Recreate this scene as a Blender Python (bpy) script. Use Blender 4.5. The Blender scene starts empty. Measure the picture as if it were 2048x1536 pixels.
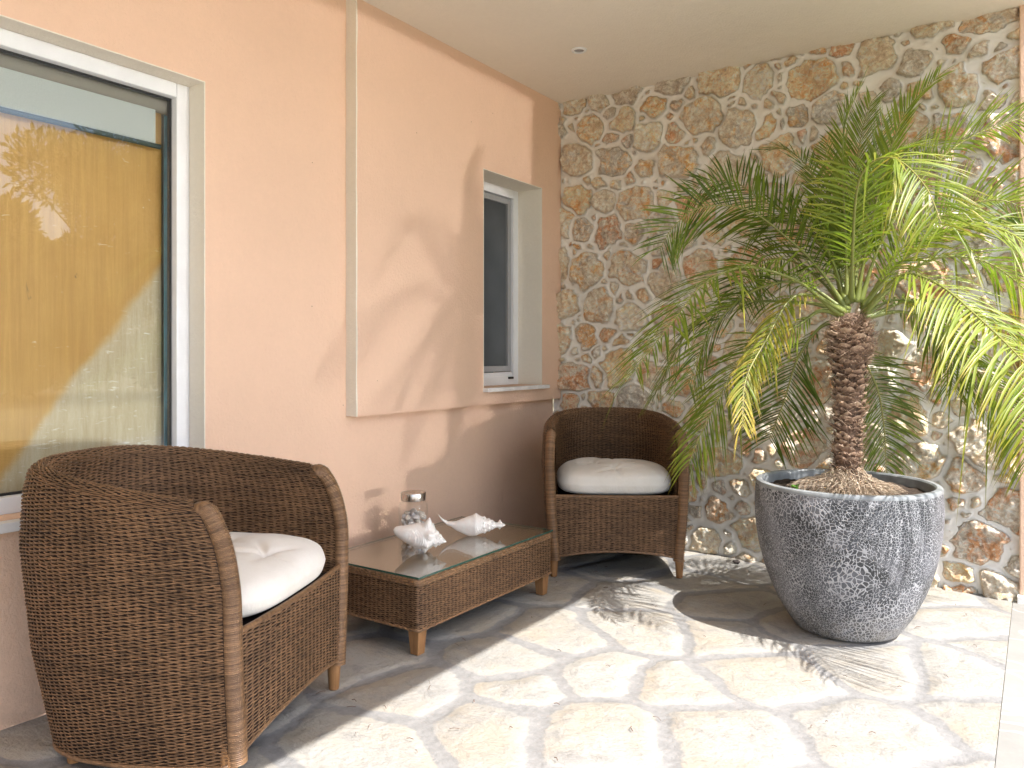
import bpy, bmesh, math, random
import numpy as np
from mathutils import Vector, Matrix
random.seed(7)
RNG = np.random.default_rng(11)
R = math.radians
scene = bpy.context.scene
COL = scene.collection

# ------------------------------------------------------------------ camera, sky, sun, exposure
cam = bpy.data.cameras.new("camera")
cam.sensor_fit = 'HORIZONTAL'; cam.sensor_width = 36.0
cam.lens = 36.0 * 1558.0 / 2048.0
cam.shift_y = (710.0 - 768.0) / 2048.0
cam.clip_start = 0.05; cam.clip_end = 600.0
cam_o = bpy.data.objects.new("camera", cam); COL.objects.link(cam_o)
cam_o.location = (2.505, -4.246, 1.115)
cam_o.rotation_euler = (R(90), 0, R(34.1))
scene.camera = cam_o

SUN_EL, SUN_AZ = R(56.0), R(-9.0)            # azimuth measured from +X towards +Y
sdir = Vector((math.cos(SUN_EL) * math.cos(SUN_AZ), math.cos(SUN_EL) * math.sin(SUN_AZ), math.sin(SUN_EL)))
sun = bpy.data.lights.new("sun", 'SUN'); sun.energy = 3.1; sun.angle = R(0.53); sun.color = (1.0, 0.975, 0.94)
sun_o = bpy.data.objects.new("sun", sun); COL.objects.link(sun_o)
sun_o.rotation_euler = sdir.to_track_quat('Z', 'Y').to_euler()
sun_o.location = (6, -2, 8)

world = bpy.data.worlds.new("World"); scene.world = world; world.use_nodes = True
wn = world.node_tree; wn.nodes.clear()
w_sky = wn.nodes.new("ShaderNodeTexSky"); w_sky.sky_type = 'NISHITA'; w_sky.sun_disc = False
w_sky.sun_elevation = SUN_EL; w_sky.sun_rotation = R(90) - SUN_AZ
w_sky.air_density = 1.0; w_sky.dust_density = 2.5; w_sky.ozone_density = 1.0
w_bg = wn.nodes.new("ShaderNodeBackground"); w_bg.inputs['Strength'].default_value = 0.12
w_out = wn.nodes.new("ShaderNodeOutputWorld")
# added bright sky patch, a second light that throws the palm's soft wall shadow
ADDED_GLINT_AZ, ADDED_GLINT_EL, ADDED_GLINT_R, ADDED_GLINT_L = R(6.2), R(1.4), (0.3, 0.85), 6600.0
w_tc = wn.nodes.new("ShaderNodeTexCoord"); w_dot = wn.nodes.new("ShaderNodeVectorMath"); w_dot.operation = 'DOT_PRODUCT'
w_dot.inputs[1].default_value = (math.cos(ADDED_GLINT_EL) * math.cos(ADDED_GLINT_AZ), math.cos(ADDED_GLINT_EL) * math.sin(ADDED_GLINT_AZ), math.sin(ADDED_GLINT_EL))
w_mr = wn.nodes.new("ShaderNodeMapRange"); w_mr.interpolation_type = 'SMOOTHSTEP'
w_mr.inputs['From Min'].default_value = math.cos(R(ADDED_GLINT_R[1])); w_mr.inputs['From Max'].default_value = math.cos(R(ADDED_GLINT_R[0])); w_mr.inputs['To Max'].default_value = ADDED_GLINT_L
w_add = wn.nodes.new("ShaderNodeMix"); w_add.data_type = 'RGBA'; w_add.blend_type = 'ADD'; w_add.inputs[0].default_value = 1.0
w_col = wn.nodes.new("ShaderNodeMix"); w_col.data_type = 'RGBA'; w_col.blend_type = 'MULTIPLY'; w_col.inputs[0].default_value = 1.0; w_col.inputs[7].default_value = (1.0, 0.97, 0.93, 1)
wn.links.new(w_tc.outputs['Generated'], w_dot.inputs[0]); wn.links.new(w_dot.outputs['Value'], w_mr.inputs['Value'])
wn.links.new(w_mr.outputs[0], w_col.inputs[6]); wn.links.new(w_sky.outputs[0], w_add.inputs[6]); wn.links.new(w_col.outputs[2], w_add.inputs[7])
wn.links.new(w_add.outputs[2], w_bg.inputs[0]); wn.links.new(w_bg.outputs[0], w_out.inputs[0])
world.cycles.sampling_method = 'MANUAL'; world.cycles.sample_map_resolution = 4096

scene.view_settings.view_transform = 'Standard'; scene.view_settings.look = 'None'
scene.view_settings.gamma = 1.0; scene.view_settings.exposure = 1.60
scene.cycles.max_bounces = 10; scene.cycles.diffuse_bounces = 6; scene.cycles.transparent_max_bounces = 24
scene.cycles.sample_clamp_indirect = 6.0
scene.cycles.use_denoising = True

# ------------------------------------------------------------------ helpers
def mesh_obj(name, verts, faces, mat=None, parent=None, smooth=True, attrs=None, loc=None):
    """one mesh object from numpy arrays; faces is a list of tuples or an (n,4)/(n,3) array"""
    me = bpy.data.meshes.new(name)
    if isinstance(faces, np.ndarray):
        v = np.asarray(verts, np.float32).reshape(-1, 3)
        n, k = faces.shape
        me.vertices.add(len(v)); me.vertices.foreach_set("co", v.ravel())
        me.loops.add(n * k); me.loops.foreach_set("vertex_index", faces.astype(np.int32).ravel())
        me.polygons.add(n); me.polygons.foreach_set("loop_start", np.arange(0, n * k, k, dtype=np.int32))
        me.polygons.foreach_set("loop_total", np.full(n, k, np.int32))
        me.update(calc_edges=True); me.validate()
    else:
        me.from_pydata([tuple(v) for v in verts], [], faces); me.update()
    if smooth:
        me.polygons.foreach_set("use_smooth", np.ones(len(me.polygons), bool))
    if attrs:
        for k, a in attrs.items():
            at = me.attributes.new(k, 'FLOAT', 'POINT'); at.data.foreach_set("value", np.asarray(a, np.float32).ravel())
    o = bpy.data.objects.new(name, me); COL.objects.link(o)
    if mat: me.materials.append(mat)
    if parent: o.parent = parent
    if loc is not None: o.location = loc
    return o

def empty(name, loc=(0, 0, 0), rz=0.0, parent=None):
    o = bpy.data.objects.new(name, None); COL.objects.link(o)
    o.empty_display_size = 0.1; o.location = loc; o.rotation_euler = (0, 0, rz)
    if parent: o.parent = parent
    return o

def tag(o, label=None, cat=None, group=None, kind=None):
    if label: o['label'] = label
    if cat: o['category'] = cat
    if group: o['group'] = group
    if kind: o['kind'] = kind
    return o

class Geo:
    """collects shapes; build() links them as ONE mesh object"""
    def __init__(s): s.v = []; s.f = []
    def add(s, vs, fs):
        b = len(s.v); s.v += [tuple(v) for v in vs]; s.f += [tuple(i + b for i in f) for f in fs]; return s
    def box(s, a, b, bev=0.0):
        bm = bmesh.new(); bmesh.ops.create_cube(bm, size=1.0)
        a, b = Vector(a), Vector(b)
        bmesh.ops.scale(bm, vec=b - a, verts=bm.verts); bmesh.ops.translate(bm, vec=(a + b) / 2, verts=bm.verts)
        if bev: bmesh.ops.bevel(bm, geom=list(bm.edges), offset=bev, segments=2, affect='EDGES', profile=0.6)
        bm.verts.index_update()
        s.add([v.co for v in bm.verts], [[v.index for v in f.verts] for f in bm.faces]); bm.free(); return s
    def lathe(s, prof, n=48, c=(0, 0, 0), cap=True):
        vs = []; fs = []
        for r, z in prof:
            for k in range(n):
                a = 2 * math.pi * k / n; vs.append((c[0] + r * math.cos(a), c[1] + r * math.sin(a), c[2] + z))
        for i in range(len(prof) - 1):
            for k in range(n):
                k2 = (k + 1) % n; fs.append((i * n + k, i * n + k2, (i + 1) * n + k2, (i + 1) * n + k))
        if cap:
            fs.append(tuple(range(n - 1, -1, -1))); fs.append(tuple((len(prof) - 1) * n + k for k in range(n)))
        return s.add(vs, fs)
    def tube(s, pts, rad, n=8, cap=True):
        pts = [Vector(p) for p in pts]; vs = []; fs = []; m = len(pts)
        rads = rad if hasattr(rad, '__len__') else [rad] * m
        up = Vector((0, 0, 1))
        t0 = (pts[1] - pts[0]).normalized()
        if abs(t0.z) > 0.9: up = Vector((1, 0, 0))
        for i, p in enumerate(pts):
            t = (pts[min(i + 1, m - 1)] - pts[max(i - 1, 0)]).normalized()
            x = up.cross(t)
            if x.length < 1e-4: x = Vector((0, 1, 0)).cross(t)
            x.normalize(); y = t.cross(x).normalized(); up = t.cross(x) if False else y
            for k in range(n):
                a = 2 * math.pi * k / n; vs.append(p + (x * math.cos(a) + y * math.sin(a)) * rads[i])
        for i in range(m - 1):
            for k in range(n):
                k2 = (k + 1) % n; fs.append((i * n + k, i * n + k2, (i + 1) * n + k2, (i + 1) * n + k))
        if cap: fs.append(tuple(range(n - 1, -1, -1))); fs.append(tuple((m - 1) * n + k for k in range(n)))
        return s.add(vs, fs)
    def build(s, name, mat, parent=None, smooth=False, loc=None):
        o = mesh_obj(name, s.v, s.f, mat, parent, smooth=False, loc=loc)
        if smooth:
            o.data.polygons.foreach_set("use_smooth", np.ones(len(o.data.polygons), bool))
            o.data.set_sharp_from_angle(angle=R(40))
        return o

def value_noise(x, y, seed):
    r = np.random.default_rng(seed); T = r.random((256, 256))
    xi = np.floor(x).astype(int); yi = np.floor(y).astype(int); fx = x - xi; fy = y - yi
    fx = fx * fx * (3 - 2 * fx); fy = fy * fy * (3 - 2 * fy)
    g = lambda a, b: T[a % 256, b % 256]
    return (g(xi, yi) * (1 - fx) + g(xi + 1, yi) * fx) * (1 - fy) + (g(xi, yi + 1) * (1 - fx) + g(xi + 1, yi + 1) * fx) * fy
def fbm(x, y, seed, octv=4, gain=0.5):
    s = 0; a = 1.0; n = 0
    for o in range(octv):
        s = s + a * (value_noise(x * 2 ** o + 17.3 * o, y * 2 ** o + 5.1 * o, seed + o) - 0.5); n += a; a *= gain
    return s / n * 2
def sstep(a, b, x):
    t = np.clip((x - a) / (b - a), 0, 1); return t * t * (3 - 2 * t)
def grid_faces(nu, nv, wrap_u=False):
    """vertex index = j*nu + i"""
    i = np.arange(nu if wrap_u else nu - 1); j = np.arange(nv - 1)
    I, J = np.meshgrid(i, j); I = I.ravel(); J = J.ravel(); I2 = (I + 1) % nu
    return np.stack([J * nu + I, J * nu + I2, (J + 1) * nu + I2, (J + 1) * nu + I], 1)

# ------------------------------------------------------------------ material helpers
class M:
    def __init__(s, name):
        s.m = bpy.data.materials.new(name); s.m.use_nodes = True; s.t = s.m.node_tree; s.t.nodes.clear()
        s.out = s.n("ShaderNodeOutputMaterial")
    def n(s, typ, inp=None, **kw):
        nd = s.t.nodes.new(typ)
        for k, v in kw.items(): setattr(nd, k, v)
        for k, v in (inp or {}).items(): s.set(nd.inputs[k], v)
        return nd
    def set(s, sock, v):
        if isinstance(v, bpy.types.NodeSocket): s.t.links.new(v, sock)
        elif isinstance(v, bpy.types.Node): s.t.links.new(v.outputs[0], sock)
        else:
            if isinstance(v, tuple) and len(v) == 3 and len(sock.default_value) == 4: v = v + (1.0,)
            sock.default_value = v
    def coord(s, scale=1.0, kind='Object'):
        tc = s.n("ShaderNodeTexCoord"); o = tc.outputs[kind]
        if scale == 1.0: return o
        mp = s.n("ShaderNodeMapping", {'Vector': o, 'Scale': scale if isinstance(scale, tuple) else (scale,) * 3}); return mp.outputs[0]
    def noise(s, scale, detail=4.0, rough=0.55, vec=None, dist=0.0):
        inp = {'Scale': scale, 'Detail': detail, 'Roughness': rough, 'Distortion': dist}
        if vec is not None: inp['Vector'] = vec
        else: inp['Vector'] = s.coord()
        return s.n("ShaderNodeTexNoise", inp).outputs['Fac']
    def voro(s, scale, feature='F1', vec=None, rand=1.0, out='Distance'):
        return s.n("ShaderNodeTexVoronoi", {'Scale': scale, 'Vector': vec if vec is not None else s.coord(), 'Randomness': rand}, feature=feature).outputs[out]
    def attr(s, name, out='Fac'): return s.n("ShaderNodeAttribute", attribute_name=name).outputs[out]
    def math(s, op, a, b=0.0, c=0.0):
        nd = s.n("ShaderNodeMath", operation=op); s.set(nd.inputs[0], a); s.set(nd.inputs[1], b); s.set(nd.inputs[2], c); return nd.outputs[0]
    def ramp(s, fac, stops, interp='LINEAR'):
        nd = s.n("ShaderNodeValToRGB"); cr = nd.color_ramp; cr.interpolation = interp
        while len(cr.elements) < len(stops): cr.elements.new(0.5)
        for e, (p, c) in zip(cr.elements, stops):
            e.position = p; e.color = (c + (1.0,)) if isinstance(c, tuple) else (c, c, c, 1.0)
        s.set(nd.inputs[0], fac); return nd.outputs[0]
    def mr(s, v, a, b, c=0.0, d=1.0, smooth=False):
        nd = s.n("ShaderNodeMapRange", {'Value': v, 'From Min': a, 'From Max': b, 'To Min': c, 'To Max': d})
        if smooth: nd.interpolation_type = 'SMOOTHSTEP'
        return nd.outputs[0]
    def mix(s, fac, a, b, blend='MIX'):
        nd = s.n("ShaderNodeMix", data_type='RGBA', blend_type=blend)
        s.set(nd.inputs[0], fac); s.set(nd.inputs[6], a); s.set(nd.inputs[7], b); return nd.outputs[2]
    def bump(s, h, strength=0.5, dist=0.01, normal=None):
        nd = s.n("ShaderNodeBump", {'Height': h, 'Strength': strength, 'Distance': dist})
        if normal is not None: s.set(nd.inputs['Normal'], normal)
        return nd.outputs[0]
    def bsdf(s, **kw):
        nd = s.n("ShaderNodeBsdfPrincipled")
        for k, v in kw.items(): s.set(nd.inputs[k.replace('_', ' ')], v)
        return nd
    def done(s, sh):
        s.t.links.new(sh.outputs[0] if isinstance(sh, bpy.types.Node) else sh, s.out.inputs['Surface']); return s.m

def simple(name, col, rough=0.5, metal=0.0, nscale=None, namt=0.15, bump=0.0, bscale=200.0, spec=0.5):
    m = M(name); c = col
    if nscale:
        f = m.noise(nscale, 5.0, 0.6)
        lo = tuple(x * (1 - namt) for x in col); hi = tuple(min(1, x * (1 + namt)) for x in col)
        c = m.ramp(f, [(0.3, lo), (0.7, hi)])
    kw = dict(Base_Color=c, Roughness=rough, Metallic=metal, Specular_IOR_Level=spec)
    if bump: kw['Normal'] = m.bump(m.noise(bscale, 3.0), bump, 0.002)
    return m.done(m.bsdf(**kw))

# ------------------------------------------------------------------ materials of the setting
def mat_plaster(name, col, stain=0.06, bscale=90.0):
    m = M(name)
    f = m.noise(1.3, 6, 0.6); g = m.noise(45.0, 4, 0.7)
    c = m.mix(m.mr(f, 0.3, 0.7, 0.0, 1.0), tuple(x * (1 - stain) for x in col), tuple(min(1, x * (1 + stain * 0.6)) for x in col))
    c = m.mix(m.mr(g, 0.35, 0.65, 0.0, 0.12), c, tuple(x * 0.8 for x in col))
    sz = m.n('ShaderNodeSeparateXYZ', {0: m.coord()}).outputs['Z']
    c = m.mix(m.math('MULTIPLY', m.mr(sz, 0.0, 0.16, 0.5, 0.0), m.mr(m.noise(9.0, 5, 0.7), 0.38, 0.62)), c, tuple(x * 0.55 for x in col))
    speck = m.voro(5.5); c = m.mix(m.mr(speck, 0.012, 0.02, 0.55, 0.0), c, (0.12, 0.08, 0.05))
    h = m.math('ADD', m.noise(bscale, 4, 0.65), m.math('MULTIPLY', m.noise(7.0, 3), 1.5))
    return m.done(m.bsdf(Base_Color=c, Roughness=0.85, Normal=m.bump(h, 0.8, 0.005), Specular_IOR_Level=0.25))
PEACH = mat_plaster("peach_plaster", (0.80, 0.555, 0.405))
CREAM = mat_plaster("cream_plaster", (0.85, 0.79, 0.69))
CEIL = mat_plaster("ceiling_plaster", (0.90, 0.83, 0.72), 0.03)
WHITE_FRAME = simple("white_frame_paint", (0.80, 0.81, 0.83), 0.35, nscale=6, namt=0.05)
GREY_FRAME = simple("grey_aluminium", (0.42, 0.43, 0.45), 0.4, 0.3, nscale=8, namt=0.06)
BLACK = simple("black_rubber", (0.012, 0.012, 0.013), 0.5)
MARBLE = simple("white_sill_stone", (0.74, 0.72, 0.70), 0.5, nscale=14, namt=0.12)

def mat_stone():
    m = M("rubble_stone"); v = m.coord()
    e = m.attr("edge"); tone = m.attr("tone"); hue = m.attr("hue")
    off = m.n("ShaderNodeCombineXYZ", {'X': m.math('MULTIPLY', tone, 37.0), 'Z': m.math('MULTIPLY', hue, 51.0)}).outputs[0]
    vv = m.n("ShaderNodeVectorMath", {0: v, 1: off}, operation='ADD').outputs[0]
    n1 = m.noise(9.0, 6, 0.65, vv, 1.2); n2 = m.noise(22.0, 6, 0.7, vv, 0.8); n3 = m.noise(70.0, 5, 0.7, vv)
    n4 = m.noise(6.0, 4, 0.6, vv, 2.0)
    base = m.ramp(tone, [(0.0, (0.62, 0.56, 0.475)), (0.3, (0.70, 0.60, 0.46)), (0.55, (0.50, 0.485, 0.46)), (0.8, (0.76, 0.58, 0.37)), (1.0, (0.76, 0.69, 0.58))])
    orange = m.ramp(hue, [(0.0, (0.78, 0.54, 0.26)), (0.5, (0.74, 0.43, 0.15)), (0.85, (0.62, 0.29, 0.13)), (1.0, (0.68, 0.44, 0.32))])
    thr = m.mr(hue, 0.0, 1.0, 0.60, 0.44)
    c = m.mix(m.mr(m.math('SUBTRACT', n1, thr), -0.03, 0.12, 0.0, 0.88), base, orange)
    grey = m.mix(n3, (0.33, 0.33, 0.335), (0.66, 0.65, 0.64))
    c = m.mix(m.mr(n4, 0.58, 0.68, 0.0, 0.8), c, grey)
    c = m.mix(m.mr(n2, 0.50, 0.62, 0.0, 0.5), c, (0.86, 0.81, 0.72))
    c = m.mix(m.mr(n3, 0.32, 0.41, 0.7, 0.0), c, (0.26, 0.18, 0.12))
    c = m.mix(m.mr(m.noise(140.0, 4, 0.75, vv), 0.40, 0.60, 0.0, 0.5), c, m.mix(0.4, c, (0.12, 0.085, 0.06), 'MULTIPLY'))
    n5 = m.noise(30.0, 6, 0.72, vv, 1.6); n6 = m.noise(11.0, 3, 0.6, vv)
    c = m.mix(m.mr(n5, 0.50, 0.30, 0.0, 0.85), c, m.mix(1.0, c, (0.66, 0.56, 0.47), 'MULTIPLY'))
    c = m.mix(m.mr(n5, 0.53, 0.64, 0.0, 0.7), c, (0.92, 0.86, 0.76))
    c = m.mix(m.mr(n6, 0.34, 0.48, 0.55, 0.0), c, m.mix(1.0, c, (0.72, 0.66, 0.62), 'MULTIPLY'))
    c = m.mix(1.0, c, (1.42, 1.38, 1.32), 'MULTIPLY'); c = m.mix(1.0, c, (0.90, 0.86, 0.80), 'DARKEN')
    mort = m.mix(m.mr(m.noise(14.0, 5), 0.3, 0.7), (0.77, 0.73, 0.67), (0.85, 0.82, 0.765))
    mask = m.mr(m.math('ADD', e, m.math('MULTIPLY', m.math('SUBTRACT', m.noise(60.0, 4, 0.6), 0.5), 0.012)), 0.001, 0.006, 0, 1)
    col = m.mix(mask, mort, c)
    hb = m.math('ADD', m.math('MULTIPLY', m.noise(38.0, 6, 0.72, vv, 0.6), 1.0), m.math('MULTIPLY', m.noise(120.0, 4, 0.7, vv), 0.45))
    hb = m.math('MULTIPLY', hb, m.mr(mask, 0, 1, 0.05, 1.0))
    return m.done(m.bsdf(Base_Color=col, Roughness=0.9, Specular_IOR_Level=0.2, Normal=m.bump(hb, 1.0, 0.018)))

def mat_flag():
    m = M("flagstone_paving"); v = m.coord()
    e = m.attr("edge"); tone = m.attr("tone")
    off = m.n("ShaderNodeCombineXYZ", {'X': m.math('MULTIPLY', tone, 23.0), 'Y': m.math('MULTIPLY', tone, 61.0)}).outputs[0]
    vv = m.n("ShaderNodeVectorMath", {0: v, 1: off}, operation='ADD').outputs[0]
    n1 = m.noise(2.6, 6, 0.62, vv, 0.8); n2 = m.noise(9.0, 6, 0.7, vv, 0.6); n3 = m.noise(60.0, 5, 0.7, vv)
    base = m.ramp(tone, [(0.0, (0.355, 0.335, 0.30)), (0.35, (0.33, 0.32, 0.297)), (0.6, (0.37, 0.354, 0.322)), (1.0, (0.31, 0.302, 0.285))])
    c = m.mix(m.mr(n1, 0.44, 0.62, 0.0, 0.6), base, (0.365, 0.31, 0.235))
    c = m.mix(m.mr(n2, 0.50, 0.66, 0.0, 0.65), c, (0.235, 0.228, 0.22))
    c = m.mix(m.mr(n3, 0.30, 0.46, 0.5, 0.0), c, (0.22, 0.205, 0.185))
    crack = m.voro(3.2, 'DISTANCE_TO_EDGE', m.n("ShaderNodeVectorMath", {0: vv, 1: m.n("ShaderNodeTexNoise", {'Vector': v, 'Scale': 5.0, 'Detail': 5.0}).outputs['Color']}, operation='ADD').outputs[0])
    c = m.mix(m.math('MULTIPLY', m.mr(crack, 0.0, 0.006, 1.0, 0.0), m.mr(n2, 0.5, 0.6, 0, 0.75)), c, (0.16, 0.14, 0.12))
    grout = m.mix(m.mr(m.noise(30.0, 6, 0.7), 0.3, 0.7), (0.196, 0.192, 0.188), (0.278, 0.272, 0.266))
    jit = m.math('MULTIPLY', m.math('SUBTRACT', m.noise(16.0, 6, 0.7), 0.5), 0.05)
    mask = m.mr(m.math('ADD', e, jit), -0.004, 0.009, 0, 1, True)
    col = m.mix(mask, grout, c)
    hb = m.math('ADD', m.math('MULTIPLY', n2, 1.0), m.math('ADD', m.math('MULTIPLY', n3, 0.25), m.math('MULTIPLY', m.noise(22.0, 5, 0.6, m.coord((1.0, 2.6, 1.0))), 0.6)))
    hb = m.math('ADD', m.math('MULTIPLY', hb, m.mr(e, -0.02, 0.06, 0, 1, True)), m.math('MULTIPLY', m.noise(55.0, 4, 0.7), 0.35))
    return m.done(m.bsdf(Base_Color=col, Roughness=0.72, Specular_IOR_Level=0.3, Normal=m.bump(hb, 0.75, 0.018)))

# ------------------------------------------------------------------ stone wall (one wall: stones and mortar are its surface)
def cell_field(P, cen, rad, ang, asp, sharp=3.0):
    """signed distance-like field: positive inside a stone (metres to its outline), plus stone index"""
    best = np.full(len(P), -9.0); idx = np.zeros(len(P), int); sec = np.full(len(P), -9.0)
    for k in range(len(cen)):
        d = P - cen[k]; near = np.abs(d).max(1) < rad[k] * 2.2 + 0.05
        if not near.any(): continue
        dd = d[near]; c, s = math.cos(ang[k]), math.sin(ang[k])
        x = (dd[:, 0] * c + dd[:, 1] * s) / asp[k]; y = (-dd[:, 0] * s + dd[:, 1] * c) * asp[k]
        sp = sharp[k]; q = (np.abs(x) ** sp + np.abs(y) ** sp) ** (1 / sp)
        f = rad[k] - q
        b = best[near]; sc = sec[near]; ii = idx[near]
        w = f > b
        sc = np.where(w, b, np.maximum(sc, f)); b = np.where(w, f, b); ii = np.where(w, k, ii)
        best[near] = b; sec[near] = sc; idx[near] = ii
    return best, sec, idx

def pack(x0, x1, z0, z1, sizes, seed, tight=0.97):
    r = np.random.default_rng(seed); cen = np.zeros((0, 2)); rad = np.zeros(0)
    for lo, hi, tries in sizes:
        for _ in range(tries):
            p = np.array([r.uniform(x0, x1), r.uniform(z0, z1)]); q = r.uniform(lo, hi)
            if len(cen) == 0 or (np.hypot(*(cen - p).T) > (rad + q) * tight).all():
                cen = np.vstack([cen, p]); rad = np.append(rad, q)
    return cen, rad

def build_stone_wall():
    x0, x1, z0, z1, st = -0.06, 2.431, -0.03, 2.705, 0.0062
    nx = int((x1 - x0) / st) + 1; nz = int((z1 - z0) / st) + 1
    X, Z = np.meshgrid(np.linspace(x0, x1, nx), np.linspace(z0, z1, nz)); X = X.ravel(); Z = Z.ravel()
    cen, rad = pack(x0 - .03, x1 + .03, z0 - .02, z1 + .03, [(.095, .122, 300), (.075, .10, 700), (.055, .08, 2200), (.034, .055, 4500), (.017, .034, 6000)], 5, 0.93)
    r = np.random.default_rng(3); n = len(cen)
    ang = r.normal(0, 0.45, n); asp = np.clip(r.normal(1.1, 0.1, n), 0.88, 1.32)
    sharp = r.uniform(2.0, 4.2, n)
    Pw = np.stack([X + 0.034 * fbm(X * 7, Z * 7, 21, 3) + 0.011 * fbm(X * 26, Z * 26, 23, 3), Z + 0.034 * fbm(X * 7, Z * 7, 31, 3) + 0.011 * fbm(X * 26, Z * 26, 33, 3)], 1)
    b, s, idx = cell_field(Pw, cen, rad * 1.05, ang, asp, sharp)
    e = np.minimum(b, (b - s) * 0.5 - 0.009)
    tone = r.random(n); hue = r.random(n); hgt = r.uniform(0.014, 0.048, n); gx = r.normal(0, 0.16, n); gz = r.normal(0, 0.16, n)
    t = np.clip(e / 0.017, 0, 1); prof = 1 - (1 - t) ** 2.2
    lx = X - cen[idx, 0]; lz = Z - cen[idx, 1]
    sx = X + idx * 3.7; sz = Z + idx * 1.9
    rough = 0.026 * fbm(sx * 16, sz * 16, 51, 4, 0.6) + 0.022 * (np.abs(fbm(sx * 11, sz * 11, 61, 4, 0.55)) - 0.25) + 0.015 * fbm(sx * 48, sz * 55, 71, 3)
    h = prof * (hgt[idx] + gx[idx] * lx + gz[idx] * lz + rough) + (1 - t) * (0.002 * fbm(X * 14, Z * 14, 81, 3))
    h = np.where(h > 0, h * (1 - 0.6 * sstep(1.25, 0.95, X) * sstep(0.95, 0.80, Z)), h)
    h = np.maximum(h, -0.006)
    # mortar is dished towards the deep joints
    h += np.where(e < 0, np.clip(e, -0.02, 0) * 0.35, 0)
    V = np.stack([X, 0.012 - h, Z], 1)
    w = mesh_obj("stone_wall", V, grid_faces(nx, nz), mat_stone(), attrs={'edge': e, 'tone': tone[idx], 'hue': hue[idx]})
    core = Geo().box((-0.06, 0.03, -0.03), (2.4295, 0.32, 2.70)).build("wall_core", CREAM, w)
    return tag(w, "rubble wall of rough tan, orange and grey stones set in pale mortar, behind the palm", "wall")
stone_wall = build_stone_wall()

# ------------------------------------------------------------------ floor of crazy paving
def build_floor():
    x0, x1, y0, y1, st = -0.12, 2.404, -5.2, 0.04, 0.0125
    nx = int((x1 - x0) / st) + 1; ny = int((y1 - y0) / st) + 1
    X, Y = np.meshgrid(np.linspace(x0, x1, nx), np.linspace(y0, y1, ny)); X = X.ravel(); Y = Y.ravel()
    seeds = [(1.452, -2.158), (1.706, -1.967), (1.27, -1.815), (1.521, -1.767), (1.732, -1.527), (2.09, -1.726), (0.908, -2.651), (0.828, -2.305), (1.117, -2.324), (1.079, -2.08), (0.879, -1.897), (2.259, -1.135), (1.344, -0.836), (1.152, -1.313), (0.908, -1.581), (2.015, -1.194), (2.246, -0.463), (0.683, -0.485), (1.123, -0.187), (0.40, -2.75), (0.45, -2.225), (0.45, -1.656), (0.5, -1.044)]
    r = np.random.default_rng(8)
    for _ in range(4000):
        p = (r.uniform(x0 - .1, x1 + .1), r.uniform(y0 - .1, y1 + .1))
        if min(math.hypot(p[0] - q[0], p[1] - q[1]) for q in seeds) > 0.36: seeds.append(p)
    S = np.array(seeds); n = len(S)
    wx = X + 0.05 * fbm(X * 3, Y * 3, 4, 2) + 0.016 * fbm(X * 13, Y * 13, 5, 3); wy = Y + 0.05 * fbm(X * 3, Y * 3, 6, 2) + 0.016 * fbm(X * 13, Y * 13, 7, 3)
    D = np.hypot(wx[:, None] - S[None, :, 0], wy[:, None] - S[None, :, 1])
    o = np.argsort(D, 1)[:, :3]; k = np.arange(len(X))
    def edged(j):
        a = S[o[:, 0]]; b = S[o[:, j]]; d = b - a; L = np.hypot(d[:, 0], d[:, 1]); mid = (a + b) / 2
        return -((wx - mid[:, 0]) * d[:, 0] + (wy - mid[:, 1]) * d[:, 1]) / L
    e1, e2 = edged(1), edged(2); kk = 0.03
    hh = np.clip(0.5 + 0.5 * (e2 - e1) / kk, 0, 1); e = e2 * (1 - hh) + e1 * hh - kk * hh * (1 - hh)
    idx = o[:, 0]; width = 0.024 + 0.012 * fbm(X * 2, Y * 2, 9, 2)
    e = e - width
    tone = r.random(n); lev = r.uniform(-0.003, 0.003, n)
    t = sstep(-0.03, 0.05, e)
    z = 0.0022 * fbm(X * 7, Y * 7, 41, 3) + 0.004 * fbm(X * 2.5, Y * 2.5, 43, 2) - 0.001 + 0.0016 * t
    z = z - 0.004
    f = mesh_obj("floor", np.stack([X, Y, z], 1), grid_faces(nx, ny), FLAG, attrs={'edge': e, 'tone': tone[idx]})
    return tag(f, "pale crazy paving of irregular flagstones with grey joints", "floor", kind='structure')
FLAG = mat_flag()
build_floor()

def mat_deck():
    m = M("outer_paving"); 
    n1 = m.noise(2.0, 6, 0.65); n2 = m.noise(30.0, 5, 0.7)
    e = m.voro(1.9, 'DISTANCE_TO_EDGE', m.n("ShaderNodeVectorMath", {0: m.coord(), 1: m.n("ShaderNodeTexNoise", {'Vector': m.coord(), 'Scale': 4.0}).outputs['Color']}, operation='ADD').outputs[0])
    c = m.ramp(n1, [(0.3, (0.22, 0.215, 0.20)), (0.7, (0.30, 0.29, 0.27))])
    c = m.mix(m.mr(n2, 0.3, 0.5, 0.35, 0), c, (0.3, 0.28, 0.26))
    c = m.mix(m.mr(e, 0.02, 0.035, 0.8, 0.0), c, (0.37, 0.36, 0.35))
    return m.done(m.bsdf(Base_Color=c, Roughness=0.75, Normal=m.bump(m.math('ADD', n1, m.math('MULTIPLY', n2, 0.3)), 0.4, 0.01)))
DECK = mat_deck()
g = Geo().add([(2.4055, -9, -0.004), (7.2, -9, -0.004), (7.2, 3.0, -0.004), (2.4055, 3.0, -0.004)], [(0, 1, 2, 3)])
tag(g.build("terrace", DECK), "paler paving beyond the straight joint", "terrace", kind='structure')
g = Geo().add([(-0.12, -9, -0.006), (2.404, -9, -0.006), (2.404, -5.2, -0.006), (-0.12, -5.2, -0.006)], [(0, 1, 2, 3)])
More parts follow.
